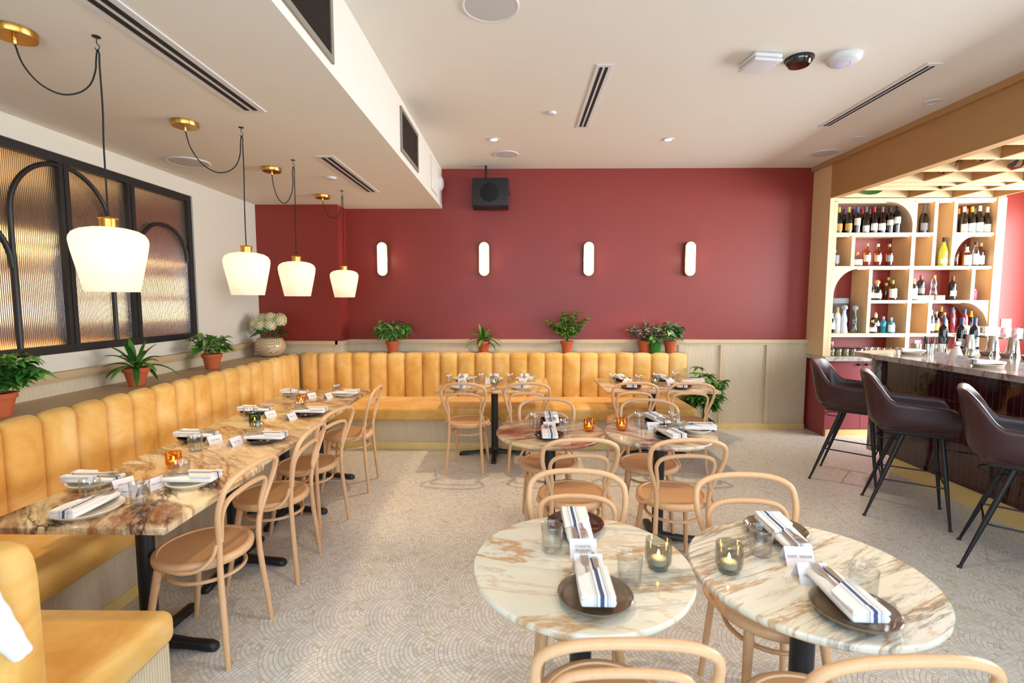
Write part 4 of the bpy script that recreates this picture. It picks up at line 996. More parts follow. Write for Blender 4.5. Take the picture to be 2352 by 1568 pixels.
palmate(t, .24, .20, .58, 20, 4, .12, .05, ('fresh', 'mid', 'fresh', 'dark'), 51)
# patterned vase with hydrangeas
m_, nt, N, L, P = newmat('line_glazed_stoneware')
tc = N.new('ShaderNodeTexCoord'); no = N.new('ShaderNodeTexNoise'); no.inputs['Scale'].default_value = 5.5; no.inputs['Detail'].default_value = 0; L.new(tc.outputs['Object'], no.inputs[0])
ff = (X(nt, no.outputs['Fac'])*17).op('FRACT').op('SUBTRACT', .5).op('ABSOLUTE').op('LESS_THAN', .085)
mx = N.new('ShaderNodeMix'); mx.data_type = 'RGBA'; L.new(ff.o, mx.inputs['Factor']); mx.inputs[6].default_value = rgb('#cdb28b'); mx.inputs[7].default_value = rgb('#53301f'); L.new(mx.outputs[2], P.inputs['Base Color']); P.inputs['Roughness'].default_value = .15
t = thing('flower_vase', 'round cream vase with brown contour lines holding white hydrangeas', 'vase', (-2.83, 5.56, ZL))
MB().lathe([(0, 0), (.09, 0), (.125, .025), (.158, .075), (.165, .115), (.155, .165), (.135, .2), (.125, .21), (.12, .205), (.14, .16), (.15, .115), (.12, .03), (0, .02)], 44).build('vase_body', m_, t, smooth=60)
mh = mat('hydrangea_petals', '#d9d5a8', rough=.7, var=.2, vscale=30)
r_ = random.Random(4); sm = MB()
for k, (x, y, z) in enumerate(((-.13, -.03, .37), (-.05, -.08, .35), (.04, -.07, .35), (-.08, .03, .42), (.02, .0, .43), (.13, -.02, .40), (.10, .06, .42), (-.15, .05, .34))):
    mb = MB(); RR_ = .068
    for j in range(70):
        ph = math.acos(1-1.6*(j+.5)/70); th = j*2.399
        d = Vector((sin(ph)*cos(th), sin(ph)*sin(th), cos(ph))); c = Vector((x, y, z)) + d*RR_*r_.uniform(.9, 1.05)
        a = d.cross(Vector((.3, .5, .8))).normalized(); b_ = d.cross(a)
        for q in range(4):
            an = q*pi/2 + j; e1 = (a*cos(an)+b_*sin(an)); e2 = (a*cos(an+.8)+b_*sin(an+.8)); e0 = (a*cos(an-.8)+b_*sin(an-.8))
            mb.add([tuple(c), tuple(c+e0*.009+d*.003), tuple(c+e1*.015+d*.004), tuple(c+e2*.009+d*.003)], [(0, 1, 2, 3)])
    mb.lathe([(0, -RR_*.8), (RR_*.6, -RR_*.6), (RR_*.88, 0), (RR_*.6, RR_*.6), (0, RR_*.85)], 10, T(x, y, z))
    mb.build('flower_head', mh, t, smooth=60); sm.tube([(x*.15, y*.15, .03), (x*.4, y*.4, .2), (x, y, z-.05)], .0035, 6)
sm.build('stems', LM['stem'], t); mb = MB()
for k in range(11): a_ = k*.62; leaf(mb, (.09*cos(a_), .09*sin(a_), .26+.03*(k % 3)), (cos(a_), sin(a_), .05), .12, .08, .45, 'oval', .3)
mb.build('foliage', LM['dark'], t, smooth=60)

# ---------------------------------------------------------------- lamps
m_, nt, N, L, P = newmat('opal_glass'); N.remove(P); out = N['Material Output']
tl = N.new('ShaderNodeBsdfTranslucent'); tl.inputs[0].default_value = (.98, .90, .76, 1)
df = N.new('ShaderNodeBsdfDiffuse'); nn = N.new('ShaderNodeTexNoise'); nn.inputs['Scale'].default_value = 12
mc = N.new('ShaderNodeMix'); mc.data_type = 'RGBA'; L.new(nn.outputs['Fac'], mc.inputs['Factor']); mc.inputs[6].default_value = (.85, .8, .72, 1); mc.inputs[7].default_value = (.88, .83, .76, 1); L.new(mc.outputs[2], df.inputs[0])
em = N.new('ShaderNodeEmission'); em.inputs[0].default_value = (1, .80, .56, 1); em.inputs[1].default_value = .16
ms = N.new('ShaderNodeMixShader'); ms.inputs[0].default_value = .4; L.new(tl.outputs[0], ms.inputs[1]); L.new(df.outputs[0], ms.inputs[2])
ad = N.new('ShaderNodeAddShader'); L.new(ms.outputs[0], ad.inputs[0]); L.new(em.outputs[0], ad.inputs[1]); L.new(ad.outputs[0], out.inputs[0])
M['opal'] = m_
def pendant(hx, hy, kx, ky, label, sag):
    t = thing('pendant_lamp', label, 'pendant lamp', (hx, hy, ZS), 0, 'pendant lamps over the banquette tables')
    dx, dy = kx-hx, ky-hy
    MB().lathe([(0, 0), (.077, 0), (.077, -.028), (.074, -.032), (0, -.032)][::-1], 36, T(dx, dy, 0)).build('canopy', M['brass'], t)
    MB().lathe([(0, -.03), (.009, -.03), (.009, -.055), (.006, -.06), (0, -.06)][::-1], 12, T(dx, dy, 0)).build('cord_grip', M['brass'], t)
    hk = MB(); hk.lathe([(0, 0), (.016, 0), (.016, -.004), (0, -.006)][::-1], 16); hk.tube(spline([(0, 0, -.004), (0, 0, -.03), (.01, 0, -.04), (.008, 0, -.052), (-.003, 0, -.056), (-.01, 0, -.047)], 4), .0022, 6)
    hk.build('ceiling_hook', M['black_iron'], t)
    c = spline([(dx, dy, -.058), (dx*.92, dy*.92, -.058-(sag-.058)*.42), (dx*.74, dy*.74, -.058-(sag-.058)*.80), (dx*.5, dy*.5, -sag), (dx*.28, dy*.28, -sag*.97), (dx*.12, dy*.12, -sag*.82), (dx*.04, dy*.04, -sag*.58), (-.008, 0, -.10), (0, 0, -.057), (.008, 0, -.075), (.006, 0, -.12), (.004, .004, -.3), (.003, -.002, -.45), (-.002, .003, -.6), (0, 0, -.775)], 5)
    MB().tube(c, .0034, 8).build('cord', M['cord'], t)
    MB().lathe([(0, -.765), (.006, -.765), (.008, -.772), (.037, -.772), (.039, -.776), (.034, -.779), (.034, -.82), (0, -.822)][::-1], 32).build('socket_cap', M['brass'], t)
    zt_ = -.815
    prof = [(.034, 0), (.07, -.003), (.105, -.012), (.128, -.026), (.139, -.045), (.141, -.062), (.136, -.10), (.124, -.16), (.112, -.22), (.101, -.275), (.099, -.284)]
    MB().lathe([(r_, z+zt_) for r_, z in prof][::-1], 240, rib=.016, ribn=48).build('shade', M['opal'], t, smooth=80)
    d = bpy.data.lights.new('bulb', 'POINT'); d.energy = .5; d.color = (1, .80, .56); d.shadow_soft_size = .03
    o = bpy.data.objects.new('bulb', d); COL.objects.link(o); o.parent = t; o.location = (0, 0, zt_-.09)
    d = bpy.data.lights.new('bulb_down', 'SPOT'); d.energy = 17; d.color = (1, .72, .42); d.spot_size = R(115); d.spot_blend = .6; d.shadow_soft_size = .04
    o = bpy.data.objects.new('bulb_down', d); COL.objects.link(o); o.parent = t; o.location = (0, 0, zt_-.27)
    return t
pendant(-1.825, 2.205, -2.13, 2.15, 'nearest pendant lamp with ribbed white shade, largest of the four', .25)
pendant(-1.825, 3.32, -2.13, 3.22, 'second pendant lamp from the front, against the cream wall', .30)
pendant(-1.825, 4.07, -2.12, 4.31, 'third pendant lamp from the front, against the red wall', .32)
pendant(-1.825, 5.18, -2.115, 5.40, 'farthest and smallest looking pendant lamp, by the wall corner', .26)
scg = glow('sconce_opal', (1, .92, .76), 2.6)
for x, lab in ((-1.675, 'leftmost'), (-.419, 'second from the left'), (.866, 'third from the left'), (2.107, 'rightmost')):
    t = thing('wall_sconce', f'capsule shaped brass wall sconce, {lab} of the four on the red wall', 'wall lamp', (x, YB, 2.12), 0, 'wall sconces')
    def cap(w_, h_, y0_, y1_, mm, nm):
        pts = [(w_*cos(a_), (h_-w_) + w_*sin(a_)) for a_ in [pi*k/14 for k in range(15)]] + [(w_*cos(a_), -(h_-w_) + w_*sin(a_)) for a_ in [pi+pi*k/14 for k in range(15)]]
        Mx = Matrix(((1,0,0,0),(0,0,-1,0),(0,1,0,0),(0,0,0,1)))
        return MB().prism(pts, y0_, y1_, Mx).build(nm, mm, t, smooth=40)
    cap(.064, .208, 0, .075, M['brass'], 'brass_frame'); cap(.056, .20, .0751, .092, scg, 'opal_diffuser')
    d = bpy.data.lights.new('sconce_bulb', 'POINT'); d.energy = 1.5; d.color = (1, .82, .55); d.shadow_soft_size = .05
    o = bpy.data.objects.new('sconce_bulb', d); COL.objects.link(o); o.parent = t; o.location = (0, -.16, 0)
# recessed downlights
dlg = glow('downlight_glow', (1, .86, .62), 9)
def downlight(x, y, z, label, on=True, power=70, r_=.055, spot=R(70)):
    t = thing('downlight', label, 'ceiling light', (x, y, z), 0, 'recessed ceiling lights')
    MB().lathe([(r_*.62, .004), (r_*.64, -.006), (r_, -.008), (r_*1.02, -.001), (r_, 0)][::-1], 32).build('trim_ring', M['white_plastic'], t)
    MB().lathe([(0, -.003), (r_*.62, -.003), (r_*.63, 0)][::-1], 24).build('lens', dlg if on else M['white_plastic'], t)
    if on:
        d = bpy.data.lights.new('downlight_beam', 'SPOT'); d.energy = power; d.color = (1, .74, .46); d.spot_size = spot; d.spot_blend = .35; d.shadow_soft_size = .025
        o = bpy.data.objects.new('downlight_beam', d); COL.objects.link(o); o.parent = t; o.location = (0, 0, -.02)
downlight(-.242, 5.083, ZC, 'lit recessed downlight left of the ceiling slot diffuser', power=120)
downlight(1.51, 5.105, ZC, 'lit recessed downlight right of the ceiling slot diffuser', power=120)
downlight(-.25, 2.0, ZC, 'lit recessed downlight above the camera on the left', power=55); downlight(1.5, 2.0, ZC, 'lit recessed downlight above the camera on the right', power=55)
downlight(2.45, 3.4, ZC, 'lit recessed downlight above the bar stools', power=60) if False else None
downlight(3.379, 5.088, ZC, 'unlit recessed downlight beside the oak header, farther one', False, r_=.065); downlight(3.373, 4.197, ZC, 'unlit recessed downlight beside the oak header, nearer one', False, r_=.065)
# ---------------------------------------------------------------- ceiling fittings
def speaker_disc(x, y, z, label, r_=.14):
    t = thing('ceiling_speaker', label, 'ceiling speaker', (x, y, z), 0, 'round ceiling speakers')
    MB().lathe([(r_*.88, -.006), (r_*.95, -.009), (r_, -.004), (r_, 0)][::-1], 40).build('rim', M['white_plastic'], t); MB().lathe([(0, -.0085), (r_*.5, -.008), (r_*.88, -.006)][::-1], 40).build('grille', M['grey_mesh'], t)
speaker_disc(-.136, 5.583, ZC, 'round ceiling speaker near the black wall speaker'); speaker_disc(3.36, 5.594, ZC, 'round ceiling speaker beside the oak header', .15)
speaker_disc(-2.707, 4.116, ZS, 'round ceiling speaker in the low soffit', .16); speaker_disc(-.154, 2.84, ZC, 'round ceiling speaker cropped by the top edge', .16)
def slot(x0, x1, y0, y1, z, label):
    t = thing('slot_diffuser', label, 'air vent', ((x0+x1)/2, (y0+y1)/2, z), 0, 'linear slot air diffusers'); w_ = (x1-x0)/2; l_ = (y1-y0)/2
    MB().box((-w_, -l_, -.006), (w_, l_, 0)).build('frame', M['white_plastic'], t, smooth=0)
    for sx in (-1, 1): MB().box((sx*w_*.34-w_*.2, -l_+.035, -.0072), (sx*w_*.34+w_*.2, l_-.035, -.0061)).build('slot', M['slot'], t, smooth=0)
slot(.537, .65, 3.52, 4.752, ZC, 'slot air diffuser in the middle of the white ceiling'); slot(2.79, 2.895, 3.53, 4.762, ZC, 'long slot air diffuser running beside the oak header')
slot(-1.665, -1.52, 1.5, 3.055, ZS, 'slot air diffuser in the soffit nearest us'); slot(-1.60, -1.455, 3.955, 5.246, ZS, 'slot air diffuser in the soffit beside the far pendants')
def puck(x, y, z, r_, h_, m, nm, label, cat, extra=None):
    t = thing(nm, label, cat, (x, y, z)); MB().lathe([(0, -h_), (r_*.75, -h_*.96), (r_*.95, -h_*.6), (r_, -h_*.2), (r_, 0), (0, 0)], 36).build('housing', m, t)
    return t
puck(.29, 4.382, ZC, .038, .02, M['white_plastic'], 'smoke_detector', 'small round white detector left of the middle slot diffuser', 'detector')
puck(-1.73, 4.633, ZS, .05, .018, M['white_plastic'], 'smoke_detector', 'small round white detector in the soffit beside the slot diffuser', 'detector')
t = puck(1.88, 3.46, ZC, .085, .05, mat('smoked_dome', '#1a1512', rough=.06, coat=.8), 'dome_camera', 'black dome camera between two white ceiling devices', 'camera'); MB().lathe([(.08, -.012), (.09, -.01), (.09, 0)][::-1], 32).build('mount_ring', M['black'], t)
t = puck(2.165, 3.44, ZC, .105, .045, M['white_plastic'], 'access_point', 'round white wireless access point with a thin blue ring, rightmost of three', 'access point'); MB().tube([(.04*cos(k*pi/14), .04*sin(k*pi/14), -.0445) for k in range(28)], .0018, 6, closed=True).build('status_ring', glow('blue_led', (.25, .3, 1), 1.2), t)
t = thing('wireless_router', 'square white wireless unit mounted left of the black dome camera', 'router', (1.62, 3.46, ZC), R(8)); MB().rbox((-.10, -.10, -.055), (.10, .10, -.035), .02, 4).build('housing', M['white_plastic'], t, smooth=60); MB().rbox((-.1, -.1, -.03), (.1, .1, 0), .015, 3).build('mount', M['white_plastic'], t, smooth=60)
MB().rbox((-.085, -.085, -.037), (.085, .085, -.028), .004, 2).build('neck', M['white_plastic'], t)
def grille(y0, y1, z0_, z1_, label):
    t = thing('air_grille', label, 'air vent', (XS, (y0+y1)/2, (z0_+z1_)/2), 0, 'black air grilles on the soffit face'); l_ = (y1-y0)/2; h_ = (z1_-z0_)/2
    f = MB()
    for a_, b_ in (((0, -l_, -h_), (.014, l_, -h_+.03)), ((0, -l_, h_-.03), (.014, l_, h_)), ((0, -l_, -h_+.03), (.014, -l_+.03, h_-.03)), ((0, l_-.03, -h_+.03), (.014, l_, h_-.03))): f.box(a_, b_)
    f.build('frame', M['grille_frame'], t, smooth=0); MB().box((.0005, -l_+.03, -h_+.03), (.002, l_-.03, h_-.03)).build('backing', M['slot'], t, smooth=0)
    f = MB(); n_ = int((2*h_-.06)/.013)
    for k in range(n_): z = -h_+.03+.013*(k+.5); f.add([(.002, -l_+.03, z-.003), (.002, l_-.03, z-.003), (.010, l_-.03, z+.002), (.010, -l_+.03, z+.002), (.002, -l_+.03, z), (.002, l_-.03, z), (.010, l_-.03, z+.004), (.010, -l_+.03, z+.004)], [(0, 1, 2, 3), (7, 6, 5, 4), (3, 2, 6, 7)])
    f.build('louvres', M['dark_mesh'], t, smooth=0)
grille(1.35, 2.575, 2.79, 3.14, 'large black air grille on the soffit face, cropped by the top edge'); grille(4.02, 4.69, 2.795, 3.145, 'small black air grille on the soffit face toward the red wall')
t = thing('access_hatch', 'flush white access panel on the soffit face beside the red wall', 'panel', (XS, 5.62, 2.99)); MB().box((0, -.2, -.17), (.004, .2, .17)).build('panel', M['ceil'], t, smooth=0); f = MB(); f.box((0, -.206, -.176), (.0015, .206, .176)); f.build('gap', M['grille_frame'], t, smooth=0)
t = thing('motion_sensor', 'round white chime unit on the end of the soffit face', 'sensor', (XS, 6.02, 3.01)); t.rotation_euler = (0, pi/2, 0); MB().lathe([(0, .035), (.06, .034), (.088, .02), (.09, 0)][::-1], 32).build('housing', M['white_plastic'], t); MB().lathe([(0, .045), (.05, .044), (.052, .034)][::-1], 28).build('cover', M['grey_mesh'], t)
t = thing('wall_speaker', 'boxy black loudspeaker hanging from a bracket high on the red wall', 'speaker', (-.33, 6.0, 2.88)); t.rotation_euler = (R(-6), 0, 0)
MB().rbox((-.215, -.09, -.165), (.215, .12, .165), .012, 3).build('cabinet', M['black'], t); Mx = Matrix(((1,0,0,-.01),(0,0,-1,-.09),(0,1,0,-.01),(0,0,0,1)))
MB().lathe([(0, .001), (.11, .001), (.112, 0)][::-1], 40, Mx).build('woofer_grille', mat('cone_mesh', '#0f0e0e', rough=.9), t); MB().box((.2151, -.02, -.01), (.23, .02, .02)).build('connector', M['black'], t, smooth=0)
MB().box((-.07, -.005, .16), (-.045, .02, .36)).build('bracket', M['black'], t, smooth=0)
t = thing('wall_switch', 'square white switch plate on the pink lit wall beside the bar shelving', 'switch', (6.05, YB, 1.33)); MB().rbox((-.062, -.012, -.055), (.062, 0, .055), .004, 2).build('plate', M['white_plastic'], t); MB().box((-.03, -.015, -.03), (.03, -.012, .03)).build('rocker', M['white_plastic'], t, smooth=0)

# ---------------------------------------------------------------- bottles
GL = {'dark': mat('dark_green_glass', '#0d120c', rough=.06, coat=.5), 'black': mat('black_glass', '#0b0a0c', rough=.06, coat=.5), 'amber': clear_glass('amber_spirit', (.80,.34,.07), 1.0),
      'clear': clear_glass('clear_bottle_glass', (.80,.84,.86), 1.3), 'blue': mat('blue_glass', '#1c7f93', rough=.08, coat=.5), 'green': mat('bright_green_glass', '#3c9a40', rough=.1, coat=.5), 'lime': mat('lime_liqueur', '#b6bf3a', rough=.1, coat=.5),
      'frost': mat('frosted_glass', '#cfd6d8', rough=.45), 'whisky': clear_glass('whisky_glass', (.86,.50,.22), 1.1), 'pink': mat('pink_spirit', '#7a1f3a', rough=.1, coat=.5), 'red': mat('red_spirit', '#a3161c', rough=.1, coat=.5), 'brown': mat('brown_glass', '#3a160c', rough=.07, coat=.5)}
LB = {k: mat('label_'+k, v, rough=.7, var=.04) for k, v in dict(white='#dedbd4', cream='#d4cbb4', orange='#c98f45', grey='#8d9096', yellow='#d9b23c', pink='#a8324e', black='#2a2a2c').items()}
CP = {k: mat('capsule_'+k, v, rough=.4, var=.05) for k, v in dict(green='#8f9a4a', blue='#3d4f8c', red='#9c2a22', dark='#26222a', silver='#9b9aa0', white='#dcd6c8', yellow='#e0a21e', cork='#b98a58', gold='#c2932f', grey='#5c5a60').items()}
SH = {'bordeaux': [(0, 0), (.036, 0), (.038, .006), (.038, .19), (.033, .215), (.016, .235), (.0145, .245), (.0145, .30)],
      'burgundy': [(0, 0), (.039, 0), (.041, .006), (.041, .14), (.036, .175), (.022, .215), (.015, .245), (.0145, .30)],
      'champagne': [(0, 0), (.042, 0), (.044, .008), (.044, .15), (.037, .19), (.022, .235), (.016, .26), (.016, .315)],
      'spirit': [(0, 0), (.038, 0), (.041, .006), (.041, .14), (.038, .16), (.020, .178), (.0145, .19), (.0145, .24)],
      'squat': [(0, 0), (.043, 0), (.046, .008), (.046, .10), (.040, .12), (.018, .135), (.014, .145), (.014, .175)],
      'tall': [(0, 0), (.033, 0), (.036, .006), (.036, .18), (.030, .22), (.015, .25), (.0135, .26), (.0135, .31)],
      'round': [(0, 0), (.040, 0), (.052, .02), (.055, .05), (.045, .085), (.022, .11), (.014, .125), (.014, .165)],
      'decanter': [(0, 0), (.040, 0), (.044, .01), (.030, .09), (.028, .10), (.034, .13), (.031, .16), (.017, .21), (.017, .245)],
      'skull': [(0, 0), (.035, 0), (.044, .03), (.046, .06), (.04, .1), (.02, .12), (.013, .13), (.013, .16)]}
BC = {}
def bottle(x, y, z, shape, glass, capc, lab, labz=(.03, .11), h=None, label='', grp='bottles on the bar shelving', capl=.06, ball=False):
    key = (shape, glass, capc, lab, labz, capl, ball, h); s_ = (h or SH[shape][-1][1])/SH[shape][-1][1]
    if key in BC: return clone(BC[key], (x, y, z), 0, label, grp)
    t = thing('bottle', label, 'bottle', (x, y, z), 0, grp); BC[key] = t
    pr = [(r_, z_*s_) for r_, z_ in SH[shape]]; H_ = pr[-1][1]
    MB().lathe(pr + [(pr[-1][0]*.8, H_+.001), (0, H_+.001)], 28).build('glass_body', GL[glass], t, smooth=40)
    rn = pr[-1][0]+.0012
    if ball: MB().lathe([(0, H_-.005), (.02, H_), (.034, H_+.02), (.034, H_+.04), (.02, H_+.058), (0, H_+.063)], 20).build('stopper', CP[capc], t)
    else:
        def rad(z_):
            for (r0, za), (r1, zb_) in zip(pr, pr[1:]):
                if za <= z_ <= zb_: return r0+(r1-r0)*((z_-za)/max(1e-6, zb_-za))
            return pr[-1][0]
        zz = [H_-capl + capl*k/5 for k in range(6)]
        MB().lathe([(rad(q)+.0012, q) for q in zz] + [(rn, H_+.002), (rn*.9, H_+.004), (0, H_+.004)], 20).build('cap', CP[capc], t)
    if lab:
        rm = max(r_ for r_, q in pr if labz[0]*s_ <= q+.1)+.0009; a0, a1 = R(200), R(340); n_ = 16; mb = MB()
        rr_ = [[((rm+o_)*cos(a0+(a1-a0)*k/n_), (rm+o_)*sin(a0+(a1-a0)*k/n_), q) for k in range(n_+1)] for o_, q in ((-.0006, labz[0]*s_), (0.0003, labz[0]*s_), (0.0003, labz[1]*s_), (-.0006, labz[1]*s_))]
        mb.loft(rr_, closed=False, caps=False); mb.build('paper_label', LB[lab], t, smooth=60)
        mb = MB(); zc = (labz[0]+labz[1])/2*s_
        for q, hw, hh in ((zc+.012, .35, .0016), (zc, .22, .0012), (zc-.012, .3, .001)):
            rr_ = [[((rm+.0007)*cos(R(270)-hw+2*hw*k/6), (rm+.0007)*sin(R(270)-hw+2*hw*k/6), zz_) for k in range(7)] for zz_ in (q-hh, q+hh)]
            mb.loft(rr_, closed=False, caps=False)
        mb.build('label_print', M['ink'], t, smooth=60)
    return t
S1, S2, S3, S4, S5 = 2.395, 2.011, 1.616, 1.227, .954
def sx(px, Y=5.93): return 3.757 + (px-1924)*(5.504-3.757)/(2269-1924)*(Y/5.92) - .0*0 + (3.757-1.19*0)*0
def row(items, z, where):
    for it in items:
        px, Y, shape, glass, capc, lab = it[:6]; kw = it[7] if len(it) > 7 else {}
        bottle(sx(px), Y, z, shape, glass, capc, lab, label=it[6]+' '+where, **kw)
w_ = 'on the arched top left wine shelf'
row([(1925, 5.92, 'burgundy', 'dark', 'green', 'orange', 'leftmost green capped orange label wine bottle'), (1944.5, 5.90, 'burgundy', 'dark', 'green', 'orange', 'second green capped orange label wine bottle'),
     (1964, 5.90, 'bordeaux', 'black', 'blue', 'cream', 'blue capped bottle with high cream label', dict(labz=(.09, .17))), (1984, 5.90, 'burgundy', 'black', 'grey', 'white', 'grey capped bottle with low white label', dict(labz=(.015, .085))),
     (2003, 5.90, 'burgundy', 'black', 'red', 'white', 'red capped front bottle'), (2021, 5.90, 'burgundy', 'black', 'grey', 'white', 'dark capped bottle right of the red capped one'),
     (2039, 5.90, 'bordeaux', 'black', 'dark', 'cream', 'black bottle with small narrow cream label', dict(labz=(.09, .15))), (2055, 5.90, 'bordeaux', 'black', 'dark', 'white', 'rightmost and tallest bottle', dict(labz=(.1, .17), h=.325)),
     (1952, 6.03, 'bordeaux', 'black', 'blue', None, 'blue capped bottle in the back row'), (1973, 6.03, 'bordeaux', 'black', 'dark', None, 'dark back row bottle beside the blue capped one'), (1993, 6.03, 'bordeaux', 'black', 'red', None, 'red capped back row bottle'), (2010, 6.03, 'bordeaux', 'black', 'grey', None, 'grey capped back row bottle'), (2029, 6.03, 'bordeaux', 'black', 'dark', None, 'dark capped back row bottle at the right')], S1, w_)
w_ = 'on the second bar shelf, left bay'
row([(1920.5, 5.92, 'skull', 'clear', 'silver', 'grey', 'small clear decanter alone in the narrow cubby', dict(capl=.03, h=.19)), (1972, 5.92, 'round', 'clear', 'cork', 'white', 'short round bottle with white label and green cork', dict(capl=.03, labz=(.015, .08))),
     (1994, 5.92, 'spirit', 'whisky', 'cork', 'cream', 'pale spirit bottle with cream label', dict(capl=.03, labz=(.05, .12), h=.265)), (2019, 5.92, 'spirit', 'whisky', 'white', 'cream', 'amber spirit bottle with cream label in the middle', dict(capl=.03, labz=(.05, .12), h=.26)), (2045, 5.92, 'spirit', 'amber', 'cork', 'grey', 'amber spirit bottle with grey label', dict(capl=.03, labz=(.05, .12), h=.258))], S2, w_)
w_ = 'on the third bar shelf, left bay'
row([(2009, 5.92, 'spirit', 'black', 'dark', 'white', 'narrow bottle cut by the divider', dict(h=.19, capl=.03)), (2020, 5.90, 'squat', 'black', 'silver', 'white', 'short dark bottle with white and red label', dict(capl=.03, labz=(.02, .075), h=.19)), (2030, 5.98, 'squat', 'amber', 'cork', None, 'rounded amber bottle with ball stopper', dict(ball=True, h=.18)), (2020, 6.06, 'spirit', 'black', 'dark', None, 'tall black bottle in the back', dict(h=.26)),
     (2050, 5.97, 'spirit', 'amber', 'gold', None, 'glowing orange whisky bottle', dict(h=.2, capl=.03)), (2055, 5.90, 'squat', 'whisky', 'green', 'white', 'whisky bottle with a tall white label', dict(capl=.04, labz=(.02, .1), h=.23)), (2065, 6.04, 'spirit', 'brown', 'yellow', None, 'tall brown bottle with a yellow band', dict(h=.27, capl=.03))], S3, w_)
w_ = 'on the fourth bar shelf, left bay'
row([(2008, 6.0, 'spirit', 'green', 'silver', 'white', 'green bottle peeking behind the divider', dict(h=.19)), (2013, 6.03, 'squat', 'black', 'dark', None, 'black capped dark bottle in the back', dict(h=.21)), (2012, 5.89, 'squat', 'black', 'cork', 'white', 'short dark bottle with square white label', dict(capl=.025, labz=(.02, .08), h=.15)), (2028, 5.95, 'spirit', 'clear', 'white', 'white', 'clear bottle with white cap', dict(capl=.04, labz=(.09, .13), h=.22)),
     (2041, 6.05, 'squat', 'dark', 'cork', None, 'dark green bottle in the back', dict(h=.24)), (2043, 5.93, 'tall', 'blue', 'silver', None, 'bright blue gin bottle', dict(h=.19, capl=.03)), (2055, 5.89, 'spirit', 'blue', 'silver', 'white', 'blue bottle with tall white label', dict(h=.18, capl=.03, labz=(.02, .13)))], S4, w_)
w_ = 'in the tall arched left cubby'
row([(1919, 5.90, 'tall', 'clear', 'silver', 'white', 'clear bottle with white label at the left', dict(h=.23, labz=(.06, .16))), (1934, 5.92, 'tall', 'frost', 'gold', None, 'frosted vodka bottle', dict(ball=False, h=.30)), (1947, 5.90, 'decanter', 'frost', 'silver', None, 'white and blue ceramic decanter with silver ball top', dict(ball=True, h=.27)), (1974, 5.92, 'decanter', 'clear', 'silver', None, 'clear decanter with silver ball top', dict(ball=True, h=.265))], S4, w_)
for k, (x0, x1) in enumerate(((3.70, 3.80), (3.80, 3.99))):
    t = thing('gift_box', ['black gift box at the back left of the tall arched cubby', 'black gift box behind the silver topped decanters'][k], 'box', ((x0+x1)/2, 6.05, S4)); hw = (x1-x0)/2-.003
    MB().box((-hw, -.05, 0), (hw, .05, .41)).build('carton', M['black'], t, smooth=0); MB().box((-hw-.001, -.051, .35), (hw+.001, .051, .412)).build('lid', mat('box_lid_black', '#2b2d33', rough=.3), t, smooth=0)
w_ = 'on the top bar shelf, right bay'
row([(2120, 5.92, 'champagne', 'black', 'grey', 'grey', 'silver necked sparkling wine bottle alone', dict(capl=.1, h=.33)), (2208, 5.90, 'burgundy', 'dark', 'white', 'white', 'leftmost of four white labelled wine bottles', dict(labz=(.01, .10))), (2225.5, 5.90, 'burgundy', 'dark', 'yellow', 'white', 'yellow capped white labelled wine bottle', dict(labz=(.01, .11))), (2243, 5.90, 'burgundy', 'dark', 'white', 'white', 'third and tallest of four white labelled wine bottles', dict(labz=(.012, .115), h=.31)), (2260, 5.90, 'burgundy', 'dark', 'white', 'cream', 'rightmost of four white labelled wine bottles', dict(labz=(.01, .10), h=.295)),
     (2217, 6.03, 'burgundy', 'dark', 'gold', None, 'gold capped back row bottle'), (2236, 6.03, 'burgundy', 'dark', 'cork', None, 'tan capped back row bottle'), (2255, 6.03, 'burgundy', 'dark', 'silver', None, 'grey capped back row bottle')], S1, w_)
w_ = 'on the second bar shelf, right bay'
row([(2151, 5.99, 'tall', 'green', 'yellow', 'white', 'green bottle with yellow capsule', dict(labz=(.03, .15), h=.33)), (2165, 5.89, 'champagne', 'lime', 'dark', 'white', 'lime yellow liqueur bottle', dict(labz=(.03, .08), h=.33, capl=.05)),
     (2203, 5.95, 'spirit', 'amber', 'dark', None, 'amber bottle at the left of the arched cubby', dict(h=.24)), (2209, 6.04, 'bordeaux', 'black', 'dark', None, 'black bottle behind the amber ones', dict(h=.27)), (2219, 5.89, 'squat', 'amber', 'white', 'white', 'orange bottle with white label', dict(labz=(.01, .1), h=.22)), (2229, 5.98, 'spirit', 'amber', 'dark', None, 'glowing orange bottle with black cap', dict(h=.26, capl=.03)), (2240, 5.90, 'tall', 'clear', 'dark', 'white', 'square clear bottle with slanted white label', dict(labz=(.02, .16), h=.28, capl=.03)), (2255, 5.92, 'spirit', 'brown', 'cork', 'cream', 'dark whisky bottle with cream label', dict(labz=(.02, .11), h=.27, capl=.04))], S2, w_)
w_ = 'on the third bar shelf, right bay'
row([(2105, 5.91, 'spirit', 'clear', 'cork', 'white', 'white labelled bottle at the left', dict(labz=(.01, .13), h=.25)), (2242, 5.92, 'squat', 'pink', 'cork', 'pink', 'pink labelled round bottle', dict(labz=(.01, .1), h=.2, capl=.03)), (2197, 5.92, 'bordeaux', 'black', 'red', 'white', 'red capped black bottle with white label', dict(labz=(.05, .12), h=.28, capl=.04))], S3, w_)
for px, Y, args, lab in ((2117, 6.02, ('bordeaux', 'dark', 'dark', None), 'dark bottle without capsule behind the wooden boxes'), (2128, 5.95, ('bordeaux', 'black', 'red', 'grey'), 'red capped black bottle on a wooden box'), (2158, 5.95, ('decanter', 'clear', 'gold', None), 'clear gold capped bottle on a wooden box')):
    bottle(sx(px), Y, S3 + (.055 if Y < 6 else 0), *args, label=lab+' on the third bar shelf', h=.235 if Y < 6 else .27, capl=.04)
